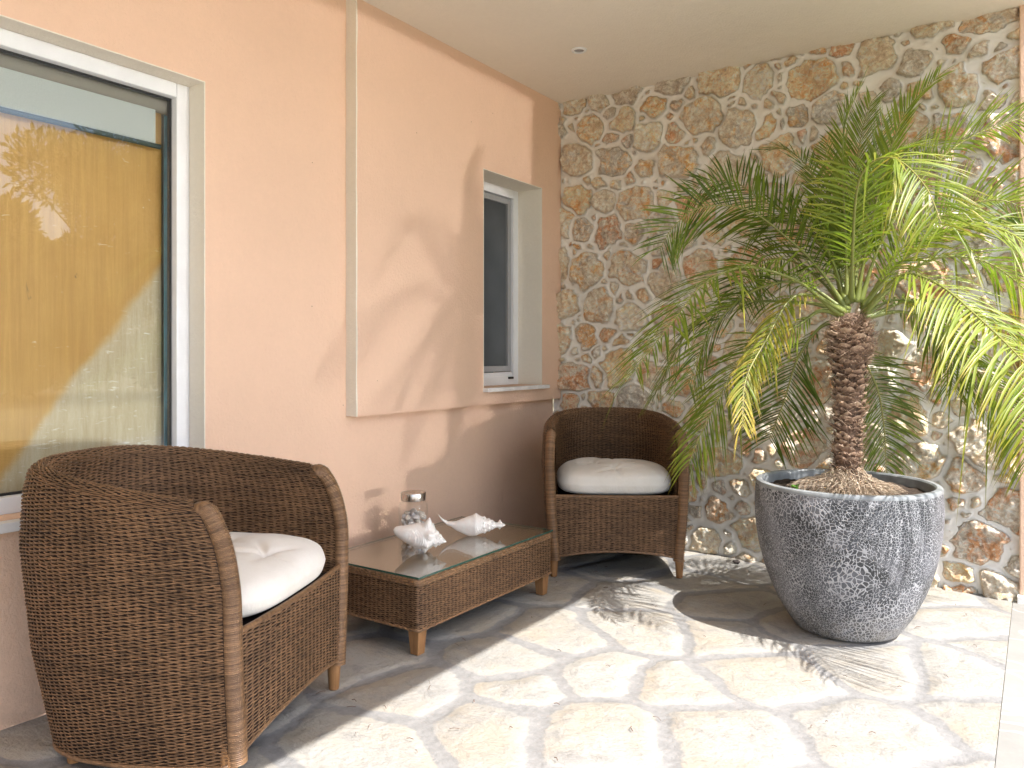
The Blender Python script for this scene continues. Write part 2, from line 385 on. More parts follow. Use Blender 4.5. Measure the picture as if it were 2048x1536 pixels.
tag(g.build("path", DECK), "paving behind the viewpoint", "path", kind='structure')
m_ = M("dry_ground"); gc = m_.ramp(m_.noise(0.6, 6, 0.7), [(0.35, (0.30, 0.24, 0.15)), (0.65, (0.20, 0.20, 0.09))])
GROUND = m_.done(m_.bsdf(Base_Color=gc, Roughness=0.95))
g = Geo().add([(-300, -300, -0.05), (300, -300, -0.05), (300, 300, -0.05), (-300, 300, -0.05)], [(0, 1, 2, 3)])
tag(g.build("ground", GROUND), "dry garden ground", "ground", kind='structure')

# ------------------------------------------------------------------ plaster wall with its two windows
W1 = (-4.45, -2.49, 0.62, 2.13); W2 = (-0.825, -0.222, 0.935, 2.13)
XB = -0.06; XT = -0.36
wall = empty("plaster_wall", (0, 0, 0))
tag(wall, "peach rendered house wall with a raised panel, a large window and a narrow window", "wall")
g = Geo()
def wb(y0, y1, z0, z1, x0=XT, x1=XB): g.box((x0, y0, z0), (x1, y1, z1))
wb(-8.5, W1[0], -0.05, 2.7); wb(W1[0], W1[1], -0.05, W1[2]); wb(W1[0], W1[1], W1[3], 2.7); wb(W1[1], W2[0], -0.05, 2.7)
wb(W2[0], W2[1], -0.05, W2[2]); wb(W2[0], W2[1], W2[3], 2.7); wb(W2[1], 0.008, -0.05, 2.7)
g.build("render", PEACH, wall)
# raised panel: peach face, cream left edge
PY0, PZ0 = -1.78, 0.842
g = Geo()
wb(PY0 + 0.004, W2[0], PZ0, 2.7, XB, 0.0); wb(W2[0], W2[1], PZ0, W2[2], XB, 0.0); wb(W2[0], W2[1], W2[3], 2.7, XB, 0.0); wb(W2[1], 0.006, PZ0, 2.7, XB, 0.0)
panel = g.build("raised_panel", PEACH, wall)
# hand-trowelled cream edge strip
ys = np.linspace(PZ0, 2.7, 60); rr = np.random.default_rng(2); wob = 0.0022 * fbm(ys * 9, ys * 0, 3, 3)
vs = []; fs = []
for z, w_ in zip(ys, wob): vs += [(XB, PY0 + w_, z), (0.003, PY0 + w_, z), (0.003, PY0 + 0.007 + w_ * 2, z)]
for i in range(59):
    b = i * 3; fs += [(b, b + 1, b + 4, b + 3), (b + 1, b + 2, b + 5, b + 4)]
fs.append((0, 1, 2))
Geo().add(vs, fs).build("panel_edge", CREAM, panel)

def reveal(w, xf, xb, parent, sill_x, sill_th, name="reveal"):
    y0, y1, z0, z1 = w; g = Geo(); t = 0.004
    g.box((xb, y0 + t, z1 - t), (xf + 0.0015, y1 - t, z1)); g.box((xb, y1 - t, z0), (xf + 0.0015, y1, z1)); g.box((xb, y0, z0), (xf + 0.0015, y0 + t, z1))
    g.build(name, CREAM, parent)

def ring_frame(g, x0, x1, y0, y1, z0, z1, w, bev=0.003):
    g.box((x0, y0, z0), (x1, y0 + w, z1), bev); g.box((x0, y1 - w, z0), (x1, y1, z1), bev)
    g.box((x0, y0 + w, z1 - w), (x1, y1 - w, z1), bev); g.box((x0, y0 + w, z0), (x1, y1 - w, z0 + w), bev)

# glass that lets the room show and mirrors the garden
def mat_glass(name, tint=(0.9, 0.95, 0.95), refl=0.16, k=1.0):
    m = M(name)
    tr = m.n("ShaderNodeBsdfTransparent", {'Color': tint}); gl = m.n("ShaderNodeBsdfGlossy", {'Color': (1, 1, 1), 'Roughness': 0.0})
    fc = m.n("ShaderNodeLayerWeight", {'Blend': 0.5}).outputs['Facing']
    f = m.math('MINIMUM', m.math('ADD', m.math('MULTIPLY', m.math('POWER', fc, 4.5), k), refl), 1.0)
    mx = m.n("ShaderNodeMixShader", {0: f, 1: tr, 2: gl})
    return m.done(mx)
GLASS = mat_glass("window_glass", (0.95, 0.97, 0.97), 0.055, 0.9)

# large window
win = empty("large_window", (0, 0, 0), parent=wall); win['label'] = "large white framed window with reflecting glass"
reveal(W1, XB, -0.36, win, 0, 0)
g = Geo(); ring_frame(g, -0.21, -0.15, W1[0] + 0.004, W1[1] - 0.004, W1[2] + 0.0, W1[3] - 0.004, 0.053, 0.004); g.build("frame", WHITE_FRAME, win)
g = Geo(); ring_frame(g, -0.198, -0.183, W1[0] + 0.066, W1[1] - 0.057, W1[2] + 0.053, W1[3] - 0.057, 0.0085, 0.0); g.build("gasket", BLACK, win)
g = Geo().box((-0.195, W1[0] + 0.08, W1[2] + 0.062), (-0.185, W1[1] - 0.066, W1[3] - 0.066)); g.build("pane", GLASS, win)
g = Geo().box((-0.17, W1[0] - 0.03, W1[2] - 0.032), (-0.022, W1[1] + 0.03, W1[2] - 0.001), 0.004); g.build("sill", MARBLE, win)

# narrow window with a pleated insect screen
win2 = empty("narrow_window", (0, 0, 0), parent=wall); win2['label'] = "narrow recessed window with a dark ribbed insect screen"
reveal(W2, 0.0, -0.36, win2, 0, 0)
g = Geo(); ring_frame(g, -0.23, -0.17, W2[0] + 0.004, W2[1] - 0.004, W2[2] + 0.0, W2[3] - 0.004, 0.052, 0.003)
g.box((-0.225, W2[0] + 0.06, W2[2] + 0.052), (-0.176, W2[1] - 0.06, W2[2] + 0.075), 0.002); g.build("frame", WHITE_FRAME, win2)
g = Geo(); ring_frame(g, -0.215, -0.186, W2[0] + 0.06, W2[1] - 0.06, W2[2] + 0.08, W2[3] - 0.06, 0.034, 0.002); g.build("screen_frame", GREY_FRAME, win2)
n = 150; yy = np.linspace(W2[0] + 0.094, W2[1] - 0.094, n); vs = []; fs = []
for i, y in enumerate(yy):
    x = -0.205 + (0.004 if i % 2 else 0.0); vs += [(x, y, W2[2] + 0.11), (x, y, W2[3] - 0.09)]
for i in range(n - 1): fs.append((2 * i, 2 * i + 2, 2 * i + 3, 2 * i + 1))
m_ = M("pleated_mesh"); SCREEN = m_.done(m_.bsdf(Base_Color=m_.ramp(m_.noise(3.0), [(0.3, (0.035, 0.038, 0.042)), (0.7, (0.07, 0.073, 0.078))]), Roughness=0.35, Specular_IOR_Level=0.6))
Geo().add(vs, fs).build("insect_screen", SCREEN, win2)
g = Geo().box((-0.19, W2[1] - 0.115, W2[2] + 0.034), (-0.158, W2[1] - 0.07, W2[2] + 0.048), 0.003); g.build("handle", BLACK, win2)
g = Geo().box((-0.17, W2[0] - 0.002, W2[2] - 0.022), (0.036, W2[1] + 0.035, W2[2] - 0.0005), 0.003); g.build("sill", MARBLE, win2)

# the dim room behind the glass
ROOM = simple("room_paint", (0.20, 0.33, 0.40), 0.8)
g = Geo(); g.box((-3.4, -5.6, 0.0), (-3.3, 0.0, 2.6)); g.box((-3.3, -5.6, -0.04), (XT, 0.0, 0.0)); g.box((-3.3, -5.6, 2.6), (XT, 0.0, 2.64)); g.box((-3.3, -5.7, 0.0), (XT, -5.6, 2.6)); g.box((-3.3, 0.0, 0.0), (XT, 0.1, 2.6))
tag(g.build("room", ROOM), "dim room inside the house", "room", kind='structure')

# golden board leaning inside, right behind the glass
def mat_board():
    m = M("golden_board"); v = m.coord()
    st = m.noise(1.0, 6, 0.7, m.coord((1.0, 60.0, 2.5)), 0.3); fl = m.noise(1.0, 5, 0.65, m.coord((1.0, 14.0, 75.0)), 1.5)
    c = m.ramp(m.noise(2.2, 5, 0.6), [(0.3, (0.62, 0.34, 0.085)), (0.7, (0.76, 0.45, 0.15))])
    c = m.mix(m.mr(st, 0.35, 0.65, 0.0, 0.35), c, (0.40, 0.20, 0.05))
    c = m.mix(m.mr(fl, 0.68, 0.72, 0.0, 0.8), c, (0.92, 0.84, 0.66))
    sp = m.noise(1.0, 3, 0.6, m.coord((1.0, 40.0, 14.0)), 0.5); c = m.mix(m.mr(sp, 0.72, 0.76, 0.0, 0.7), c, (0.13, 0.10, 0.05))
    # pale diagonal of light painted into the board's lower corner, with scuffs
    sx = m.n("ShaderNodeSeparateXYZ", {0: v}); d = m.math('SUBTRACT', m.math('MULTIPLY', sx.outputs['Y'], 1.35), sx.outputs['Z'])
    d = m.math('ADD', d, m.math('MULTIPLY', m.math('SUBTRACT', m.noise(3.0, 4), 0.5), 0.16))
    lit_patch = m.mr(d, -4.93, -4.86, 0.0, 0.8, True)
    c = m.mix(lit_patch, c, m.mix(m.mr(m.noise(1.0, 6, 0.75, m.coord((1.0, 50.0, 6.0))), 0.35, 0.7), (0.56, 0.46, 0.30), (0.74, 0.68, 0.52)))
    c = m.mix(m.math('MULTIPLY', lit_patch, m.mr(fl, 0.60, 0.68, 0.0, 0.9)), c, (0.95, 0.93, 0.85))
    return m.done(m.bsdf(Base_Color=c, Roughness=0.5))
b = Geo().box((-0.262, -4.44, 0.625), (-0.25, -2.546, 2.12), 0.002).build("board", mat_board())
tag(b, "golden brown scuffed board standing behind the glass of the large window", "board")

# strip of teal curtain seen between the board and the frame
n = 40; vs = []; fs = []
for j in range(2):
    for i in range(n): y = -2.545 + 0.049 * i / (n - 1); vs.append((-0.236 + 0.006 * math.sin(i * 1.15) + 0.002 * math.sin(i * 2.7), y, (0.63, 2.12)[j]))
for i in range(n - 1): fs.append((i, i + 1, n + i + 1, n + i))
cu = Geo().add(vs, fs).build("curtain", simple("teal_cloth", (0.12, 0.33, 0.44), 0.7, nscale=8, namt=0.3)); tag(cu, "narrow strip of teal curtain beside the golden board, inside the large window", "curtain")

# roller blind hanging in front of the board
bl = empty("roller_blind", (-0.228, -2.512, 2.048)); tag(bl, "grey roller blind with bead chain at the top of the large window", "blind")
m_ = M("blind_fabric"); fb = m_.n("ShaderNodeTexWave", {'Vector': m_.coord(), 'Scale': 260.0, 'Distortion': 1.0}, bands_direction='Z').outputs['Fac']
FABRIC = m_.done(m_.bsdf(Base_Color=m_.mix(m_.math('MULTIPLY', m_.noise(300.0, 3, 0.7), 1.0), (0.20, 0.18, 0.155), (0.33, 0.30, 0.265)), Roughness=0.9))
m_ = M("blind_sheet"); SHEET = m_.done(m_.bsdf(Base_Color=m_.ramp(m_.noise(220.0, 3, 0.7), [(0.3, (0.46, 0.49, 0.48)), (0.7, (0.56, 0.59, 0.58))]), Roughness=0.9))
g = Geo(); g.tube([(0, -1.90, 0), (0, -0.028, 0)], 0.026, 20); g.build("roller", FABRIC, bl, smooth=True)
g = Geo(); g.tube([(0, -0.028, 0), (0, -0.012, 0)], 0.029, 20); g.build("end_cap", simple("blind_cap", (0.25, 0.25, 0.24), 0.4), bl, smooth=True)
g = Geo().box((0.012, -1.90, -0.152), (0.0135, -0.08, 0.0)); g.build("fabric_sheet", SHEET, bl)
g = Geo(); g.tube([(0.0128, -1.90, -0.156), (0.0128, -0.062, -0.156)], 0.0095, 12); g.build("bottom_bar", simple("blind_bar", (0.05, 0.07, 0.075), 0.35), bl, smooth=True)
BEAD = simple("bead_chain", (0.16, 0.13, 0.10), 0.4)
bm = bmesh.new()
for k in range(150):
    z = -0.03 - k * 0.0085
    bmesh.ops.create_icosphere(bm, subdivisions=1, radius=0.0034 if k != 22 else 0.007, matrix=Matrix.Translation((0.020 + 0.002 * math.sin(k * .05), -0.022 - 0.004 * math.sin(k * 0.03), z)))
me = bpy.data.meshes.new("bead_chain"); bm.to_mesh(me); bm.free(); me.materials.append(BEAD)
o = bpy.data.objects.new("bead_chain", me); COL.objects.link(o); o.parent = bl

# ceiling slab of the porch
g = Geo().box((-0.36, -8.5, 2.7), (2.57, 0.34, 2.98)); tag(g.build("ceiling", CEIL), "smooth cream porch ceiling", "ceiling", kind='structure')
dl = empty("downlight", (0.524, -0.699, 2.7)); tag(dl, "small round white recessed spotlight in the porch ceiling", "ceiling light")
Geo().lathe([(0.026, 0.003), (0.026, -0.005), (0.030, -0.008), (0.038, -0.006), (0.041, -0.0005), (0.041, 0.003)], 40, cap=False).build("trim_ring", simple("light_trim", (0.8, 0.8, 0.79), 0.3), dl, smooth=True)
Geo().lathe([(0.026, -0.003), (0.02, 0.0), (0.012, -0.001), (0.0005, -0.001)], 32, cap=False).build("lens", simple("light_lens", (0.45, 0.45, 0.46), 0.15, 0.4), dl, smooth=True)

# pillar closing the stone wall on the right
pl = empty("pillar", (2.43, -0.03, 0)); tag(pl, "peach rendered pillar at the right end of the stone wall", "pillar")
Geo().box((0.0, 0.0, 0.028), (0.46, 0.42, 2.70), 0.006).build("shaft", PEACH, pl)
Geo().box((-0.008, -0.035, -0.02), (0.50, 0.45, 0.0275), 0.003).build("base_slab", MARBLE, pl)

# ------------------------------------------------------------------ woven cane
def mat_wicker(name="woven_cane", lo=(0.042, 0.022, 0.011), hi=(0.30, 0.168, 0.085)):
    m = M(name); t = m.attr("tone")
    a = m.noise(6.0, 4, 0.6); b = m.noise(120.0, 3, 0.6)
    f = m.math('ADD', m.math('MULTIPLY', t, 0.55), m.math('ADD', m.math('MULTIPLY', m.mr(a, 0.3, 0.7), 0.25), m.math('MULTIPLY', m.mr(b, 0.3, 0.7), 0.25)))
    c = m.ramp(f, [(0.1, lo), (0.75, hi), (1.0, tuple(min(1, x * 1.45) for x in hi))])
    return m.done(m.bsdf(Base_Color=c, Roughness=0.42, Specular_IOR_Level=0.45))
WICKER = mat_wicker()
WICKER_PALE = mat_wicker("wrapped_cane", (0.075, 0.038, 0.018), (0.225, 0.124, 0.060))
GAP = simple("cane_backing", (0.016, 0.008, 0.005), 0.9)
m_ = M("teak_leg"); LEG = m_.done(m_.bsdf(Base_Color=m_.ramp(m_.noise(1.0, 6, 0.7, m_.coord((60.0, 60.0, 4.0))), [(0.3, (0.20, 0.09, 0.032)), (0.7, (0.34, 0.175, 0.07))]), Roughness=0.5))

def weave(name, Pg, Ng, half, parent, mat=WICKER, tube_h=0.0021, tube_d=0.0016, amp=0.0026, nst=4, seed=1):
    """Pg, Ng: (rows, samples, 3) surface points and outward normals; every row is one strand
    passing over and under the stakes (one stake every nst samples)"""
    rows, ns, _ = Pg.shape; r = np.random.default_rng(seed)
    ph = np.cos(np.pi * np.arange(ns) / nst)[None, :] * ((-1.0) ** np.arange(rows))[:, None]
    ph = np.sign(ph) * np.abs(ph) ** 0.7
    jit = r.normal(0, 0.00045, (rows, ns)); 
    dv = np.gradient(Pg, axis=0); V = dv / (np.linalg.norm(dv, axis=2, keepdims=True) + 1e-9)
    slip = np.repeat(r.normal(0, 0.0006, (rows, ns // nst + 1)), nst, axis=1)[:, :ns]
    C = Pg + Ng * (amp * ph + jit)[..., None] + V * slip[..., None]
    ring = np.stack([C + Ng * tube_d, C + V * tube_h, C - Ng * tube_d, C - V * tube_h], 2)      # rows, ns, 4, 3
    base = (np.arange(rows)[:, None] * ns + np.arange(ns - 1)[None, :]) * 4
    fs = []
    for k in range(4):
        k2 = (k + 1) % 4
        fs.append(np.stack([base + k, base + 4 + k, base + 4 + k2, base + k2], -1).reshape(-1, 4))
    tone = np.repeat(np.clip(r.normal(0.45, 0.24, (rows, ns // nst + 1)), 0, 1), nst, axis=1)[:, :ns] * 0.6 + r.random((rows, 1)) * 0.4
    tone = np.repeat(tone[..., None], 4, axis=2)
    return mesh_obj(name, ring.reshape(-1, 3), np.concatenate(fs), mat, parent, attrs={'tone': tone.ravel()})

def sheet(name, Pg, mat, parent):
    rows, ns, _ = Pg.shape
    return mesh_obj(name, Pg.reshape(-1, 3), grid_faces(ns, rows), mat, parent)

def ribbed_tube(name, pts, rad, parent, mat=WICKER_PALE, pitch=0.005, depth=0.0013, n=14, taper=0.0):
    pts = np.array(pts); seg = np.linalg.norm(np.diff(pts, axis=0), axis=1); L = np.concatenate([[0], np.cumsum(seg)])
    m = int(L[-1] / (pitch / 4)); s = np.linspace(0, L[-1], m)
    P = np.stack([np.interp(s, L, pts[:, k]) for k in range(3)], 1)
    rr = rad + depth * np.cos(2 * np.pi * s / pitch)
    if taper: rr = rr * np.sqrt(np.clip((L[-1] - s + 0.002) / taper, 0.02, 1))
    g = Geo(); g.tube([tuple(p) for p in P], list(rr), n)
    ring = np.random.default_rng(4).random(m // 4 + 2); tone = np.repeat(ring[(np.arange(m) // 4)], n)
    return mesh_obj(name, g.v, g.f, mat, parent, attrs={'tone': tone})

# ------------------------------------------------------------------ tub chair
CH_W, CH_D = 0.342, 0.675
def chair_surface(phi, v, inset, z):
    """outer plan curve at relative height v, moved inwards by inset"""
    c, s = np.cos(phi), np.sin(phi)
    x = -np.sign(c) * np.abs(c) ** 0.66 * CH_W; y = np.abs(s) ** 0.78 * CH_D
    nx = -np.sign(c) * np.abs(c) ** 1.2 / CH_W; ny = np.abs(s) ** 1.2 / CH_D; nl = np.hypot(nx, ny) + 1e-9; nx, ny = nx / nl, ny / nl
    bul = np.interp(v, [0, 0.35, 0.72, 0.90, 1.0], [-0.025, 0.030, 0.058, 0.050, 0.032]) * (0.35 + 0.65 * np.abs(s) ** 0.5)
    x = x + nx * (bul - inset); y = y + ny * (bul - inset)
    y0 = np.where(v > 0.60, 0.125 * (1 - np.sqrt(np.clip(1 - ((v - 0.60) / 0.41) ** 2, 0, 1))), 0)
    y = y0 + y * (CH_D - y0) / CH_D
    return np.stack([x, y, z], -1)

def make_chair(label, group):
    t = empty("wicker_armchair"); tag(t, label, "armchair", group)
    nst = 4; stakes = 72; ns = stakes * nst + 1
    s = np.linspace(0, 1, 400); a = chair_surface(math.pi * s, np.full(400, .5), 0, np.zeros(400))
    L = np.concatenate([[0], np.cumsum(np.linalg.norm(np.diff(a, axis=0), axis=1))]); phi = math.pi * np.interp(np.linspace(0, L[-1], ns), L, s)
    H = 0.735 + 0.07 * np.abs(np.sin(phi)) ** 0.8
    zi, rr = 0.34, 0.029; p = 0.0046; zb = 0.086 - 0.076 * np.abs(np.sin(phi)) ** 0.6
    def profile(nout, nroll, nin, off=0.0):
        G = []
        for i in range(nout):
            f = i / nout; z = zb + (H - rr - zb) * f; G.append(chair_surface(phi, (z - zb) / (H - zb), np.full(ns, -off), z))
        for i in range(nroll):
            th = math.pi * i / nroll; z = H - rr + (rr + off) * math.sin(th)
            G.append(chair_surface(phi, np.minimum((z - zb) / (H - zb), 1), rr - (rr + off) * math.cos(th) + np.zeros(ns), z))
        for i in range(nin + 1):
            f = i / nin; z = (H - rr) + (zi - (H - rr)) * f; G.append(chair_surface(phi, (z - zb) / (H - zb), np.full(ns, 2 * rr + off), z))
        return np.array(G)
    Pg = profile(int(0.68 / p), int(math.pi * rr / p), int(0.42 / p))
    N = profile(int(0.68 / p), int(math.pi * rr / p), int(0.42 / p), 0.002) - Pg
    N /= np.linalg.norm(N, axis=2, keepdims=True) + 1e-12
    weave("woven_shell", Pg, N, 0, t, seed=3)
    k = sheet("shell_lining", (Pg - N * 0.0012)[::4, ::2], GAP, t)
    # front apron between the posts, arched below
    nx = 24 * nst + 1; xs = np.linspace(-0.318, 0.318, nx); q = 1 - (xs / 0.318) ** 2
    zlo = 0.094 + 0.042 * q ** 0.8; zt = 0.405; rows = int(0.30 / p)
    A = np.array([np.stack([xs, -0.012 - 0.018 * q, zlo + (zt - zlo) * i / (rows - 1)], 1) for i in range(rows)])
    NA = np.zeros_like(A); NA[..., 1] = -1
    ap = weave("front_apron", A, NA, 0, t, seed=9)
    sheet("apron_lining", A[::3] + np.array([0, 0.0012, 0]), GAP, t)
    g = Geo(); g.tube([tuple(v) for v in A[-1] + np.array([0, 0.004, 0.003])], 0.008, 8); g.tube([tuple(v) for v in A[0] + np.array([0, 0.002, 0])], 0.006, 8)
    mesh_obj("apron_border", g.v, g.f, WICKER_PALE, t, attrs={'tone': np.random.default_rng(5).random(len(g.v))})
    # foot border of the shell
    g = Geo(); g.tube([tuple(v) for v in Pg[0][::3]], 0.0065, 8); mesh_obj("shell_border", g.v, g.f, WICKER, t, attrs={'tone': np.random.default_rng(6).random(len(g.v))})
    # wrapped posts following the front edges of the shell
    for side in (0, -1):
        m_out = int(0.68 / p); pts = []
        for i in range(0, m_out, 2):
            q_ = Pg[i, side] - N[i, side] * 0.027; pts.append((q_[0], q_[1] - 0.005, q_[2]))
        e_ = np.array(pts[-1]); d_ = e_ - np.array(pts[-4]); d_ /= np.linalg.norm(d_)
        for k_ in range(1, 7): pts.append(tuple(e_ + d_ * 0.0062 * k_))
        ribbed_tube("wrapped_post", pts, 0.0255, t, taper=0.030)
        ctr = (Pg[m_out, side] + Pg[m_out + int(math.pi * rr / p), side]) / 2; gb = Geo()
        gb.tube([(0, q * 0.034 + 0.006, q * 0.012) for q in np.linspace(-1, 1, 13)], [max(0.0008, (rr - 0.001) * math.sqrt(max(0, 1 - q * q))) for q in np.linspace(-1, 1, 13)], 16)
        cap = mesh_obj("arm_end", gb.v, gb.f, WICKER_PALE, t, attrs={'tone': np.random.default_rng(7).random(len(gb.v))}); cap.location = tuple(ctr)
    # seat deck
    yy = np.linspace(0.0, 1.0, 10); G = np.array([chair_surface(phi, np.full(ns, .42), np.full(ns, 0.04), np.full(ns, 0.385)) * np.array([f, 1, 1]) for f in np.linspace(1, 0, 6)])
    sheet("seat_deck", G[:, ::4], GAP, t)
    for x, y in ((-0.314, 0.010), (0.314, 0.010), (-0.235, 0.50), (0.235, 0.50)):
        Geo().lathe([(0.0155, 0.0), (0.0165, 0.003), (0.0225, 0.094), (0.0225, 0.13)], 20, (x, y, 0)).build("leg", LEG, t, smooth=True)
    return t

def copy_tree(o, parent=None):
    c = o.copy(); COL.objects.link(c)
    if parent: c.parent = parent
    for ch in list(o.children): copy_tree(ch, c)
    return c

GRP = "brown wicker tub armchairs with white cushions"
ch1 = make_chair("large brown wicker tub armchair in the foreground, seen from its side beside the big window", GRP)
ch2 = copy_tree(ch1)
ch2['label'] = "brown wicker tub armchair in the corner against the stone wall, facing forward"
ch1.scale = (1.035, 1.045, 1.015); ch1.location = (0.691, -2.7165, 0); ch1.rotation_euler = (0, 0, R(113.6))
ch2.location = (0.7185 + 0.55 * 0.055, -0.671 - 0.83 * 0.055, 0); ch2.rotation_euler = (0, 0, R(31.6))

# ------------------------------------------------------------------ cushions
def mat_linen():
    m = M("white_linen"); wv = m.noise(420.0, 2, 0.6); f = m.noise(5.0, 5, 0.6)
    c = m.ramp(f, [(0.3, (0.70, 0.66, 0.60)), (0.7, (0.80, 0.77, 0.73))])
    c = m.mix(m.mr(wv, 0.3, 0.6, 0.14, 0.0), c, (0.5, 0.46, 0.4))
    cr = m.noise(1.0, 4, 0.6, m.coord((9.0, 5.0, 9.0)), 2.0)
    h = m.math('ADD', m.math('MULTIPLY', cr, 1.0), m.math('MULTIPLY', wv, 0.05))
    return m.done(m.bsdf(Base_Color=c, Roughness=0.95, Specular_IOR_Level=0.15, Sheen_Weight=0.2, Normal=m.bump(h, 0.45, 0.012)))
LINEN = mat_linen()
def make_cushion(w, d, h, seed, label):
    n = 72; u = np.linspace(-1, 1, n); U, V = np.meshgrid(u, u); U = U.ravel(); V = V.ravel()
    fr = (V < 0)
    mx_ = np.maximum(np.abs(U), np.abs(V)); rq = (np.abs(U) ** 4 + np.abs(V) ** 4) ** 0.25 + 1e-9; sq = np.where(mx_ > 0, mx_ / rq, 1); U = U * sq; V = V * sq
    wx = np.where(V > 0, 1 - 0.10 * V ** 2, 1.0)
    pinch = 1 - 0.035 * np.abs(U) ** 6 * np.abs(V) ** 6 * 4
    X = U * w / 2 * wx * (1 - 0.13 * np.where(V > 0, np.abs(V) ** 3, np.abs(V) ** 8 * .25)); Y = (V * d / 2) * (1 - 0.16 * np.abs(U) ** (3.5) * (V > 0) - 0.03 * np.abs(U) ** 8)
    edge = np.maximum(np.abs(U), np.abs(V)); r4 = mx_
    dome = np.clip(1 - r4 ** 7.0, 0, 1) ** 0.40
    top = h * 0.5 * dome; bot = -h * 0.5 * np.clip(1 - r4 ** 8, 0, 1) ** 0.35 * 0.92
    crown = 0.030 * (1 - U ** 2) * (1 - V ** 2)
    for tx, ty in ((-0.36, -0.02), (0.34, 0.06), (-0.02, 0.55), (0.0, -0.62)):
        dx = (U - tx); dy = (V - ty); rr = np.hypot(dx, dy); dep = 0.026 if ty < 0.3 and ty > -0.5 else 0.011
        ang = np.arctan2(dy, dx)
        top = top - dep * np.exp(-(rr / 0.20) ** 1.3) * (1 + 0.35 * np.cos(5 * ang + seed)) * dome - 0.006 * np.exp(-(rr / 0.06) ** 2)
        for k in range(5):
            aa = k * 1.26 + seed + tx * 3; along = dx * math.cos(aa) + dy * math.sin(aa); across = -dx * math.sin(aa) + dy * math.cos(aa)
            top = top - 0.010 * np.exp(-(across / 0.035) ** 2) * np.exp(-((along - 0.16) / 0.17) ** 2) * dome
    top = top + (crown + 0.009 * fbm(U * 2 + seed, V * 2, 90 + seed, 3)) * dome
    Vt = np.stack([X, Y, top], 1); Vb = np.stack([X, Y, bot], 1)
    F = grid_faces(n, n); Fb = F[:, ::-1] + n * n
    # shared rim: stitch
    rim = [i for i in range(n)] + [n * j + n - 1 for j in range(1, n)] + [n * (n - 1) + i for i in range(n - 2, -1, -1)] + [n * j for j in range(n - 2, 0, -1)]
    rim = np.array(rim); r2 = np.roll(rim, -1)
    # side band with a rounded belly
    band_t = Vt.copy(); verts = np.vstack([Vt, Vb]); st = np.stack([rim, rim + n * n, r2 + n * n, r2], 1)
    o = mesh_obj("cushion", verts, np.vstack([F, Fb, st]), LINEN)
    md = o.modifiers.new("smooth", 'SUBSURF'); md.levels = 1; md.render_levels = 1
    return tag(o, label, "cushion", "white seat cushions")
cu1 = make_cushion(0.610, 0.60, 0.125, 2, "white cushion on the large foreground armchair, sunk and creased")
cu2 = make_cushion(0.600, 0.57, 0.130, 5, "plump tufted white cushion on the armchair in the corner by the stone wall")
for c_, ch in ((cu1, ch1), (cu2, ch2)):
    a = ch.rotation_euler.z; lx, ly = 0.0, 0.268
    c_.location = (ch.location.x + lx * math.cos(a) - ly * math.sin(a), ch.location.y + lx * math.sin(a) + ly * math.cos(a), 0.462)
    c_.rotation_euler = (0, 0, a)

# ------------------------------------------------------------------ coffee table
TB = (0.085, 0.615, -2.068, -1.125); TZ = 0.290
tb = empty("coffee_table", ((TB[0] + TB[1]) / 2, (TB[2] + TB[3]) / 2, 0)); tag(tb, "low rectangular wicker coffee table with a glass top and tapered wooden legs", "coffee table")
hx, hy = (TB[1] - TB[0]) / 2, (TB[3] - TB[2]) / 2; rc = 0.016
loop = []
for cx_, cy_, a0 in ((hx - rc, -hy + rc, -90), (hx - rc, hy - rc, 0), (-hx + rc, hy - rc, 90), (-hx + rc, -hy + rc, 180)):
    for k in range(5): a = R(a0 + 22.5 * k); loop.append((cx_ + rc * math.cos(a), cy_ + rc * math.sin(a), math.cos(a), math.sin(a)))
loop.append(loop[0]); loop = np.array(loop); L = np.concatenate([[0], np.cumsum(np.hypot(*np.diff(loop[:, :2], axis=0).T))])
npts = 126 * 4 + 1; s = np.linspace(0, L[-1], npts); lp = np.stack([np.interp(s, L, loop[:, k]) for k in range(4)], 1)
pt = 0.0038; rows = int(0.166 / pt); zs = np.linspace(0.098, 0.262, rows)
Pt = np.stack([np.stack([lp[:, 0], lp[:, 1], np.full(npts, z)], 1) for z in zs]); Nt = np.zeros_like(Pt); Nt[..., 0] = lp[:, 2]; Nt[..., 1] = lp[:, 3]
Nt /= np.linalg.norm(Nt, axis=2, keepdims=True)
weave("woven_apron", Pt, Nt, 0, tb, tube_h=0.0018, tube_d=0.0014, amp=0.0023, seed=21)
sheet("apron_lining", (Pt - Nt * 0.0011)[::6], GAP, tb)
g = Geo()
for z, r_, w_ in ((0.0985, 0.005, 0.002), (0.266, 0.005, 0.0025), (0.2745, 0.005, 0.003), (0.2825, 0.005, 0.002)):
    q = [(lp[i, 0] + lp[i, 2] * (w_ + 0.0012 * math.sin(i * .9 + z * 900)), lp[i, 1] + lp[i, 3] * (w_ + 0.0012 * math.sin(i * .9 + z * 900)), z + 0.0012 * math.cos(i * 0.9)) for i in range(npts)]
    g.tube(q, r_, 6, cap=False)
mesh_obj("braided_border", g.v, g.f, WICKER, tb, attrs={'tone': np.random.default_rng(8).random(len(g.v))})
m_ = M("table_top_weave"); tv = m_.coord(); e1 = m_.n("ShaderNodeTexBrick", {'Vector': tv, 'Scale': 60.0, 'Color1': (0.26, 0.17, 0.09, 1), 'Color2': (0.34, 0.23, 0.13, 1), 'Mortar': (0.12, 0.07, 0.04, 1), 'Mortar Size': 0.03}).outputs[0]
Geo().box((-hx + 0.004, -hy + 0.004, 0.276), (hx - 0.004, hy - 0.004, 0.2865)).build("top_panel", m_.done(m_.bsdf(Base_Color=e1, Roughness=0.6)), tb)
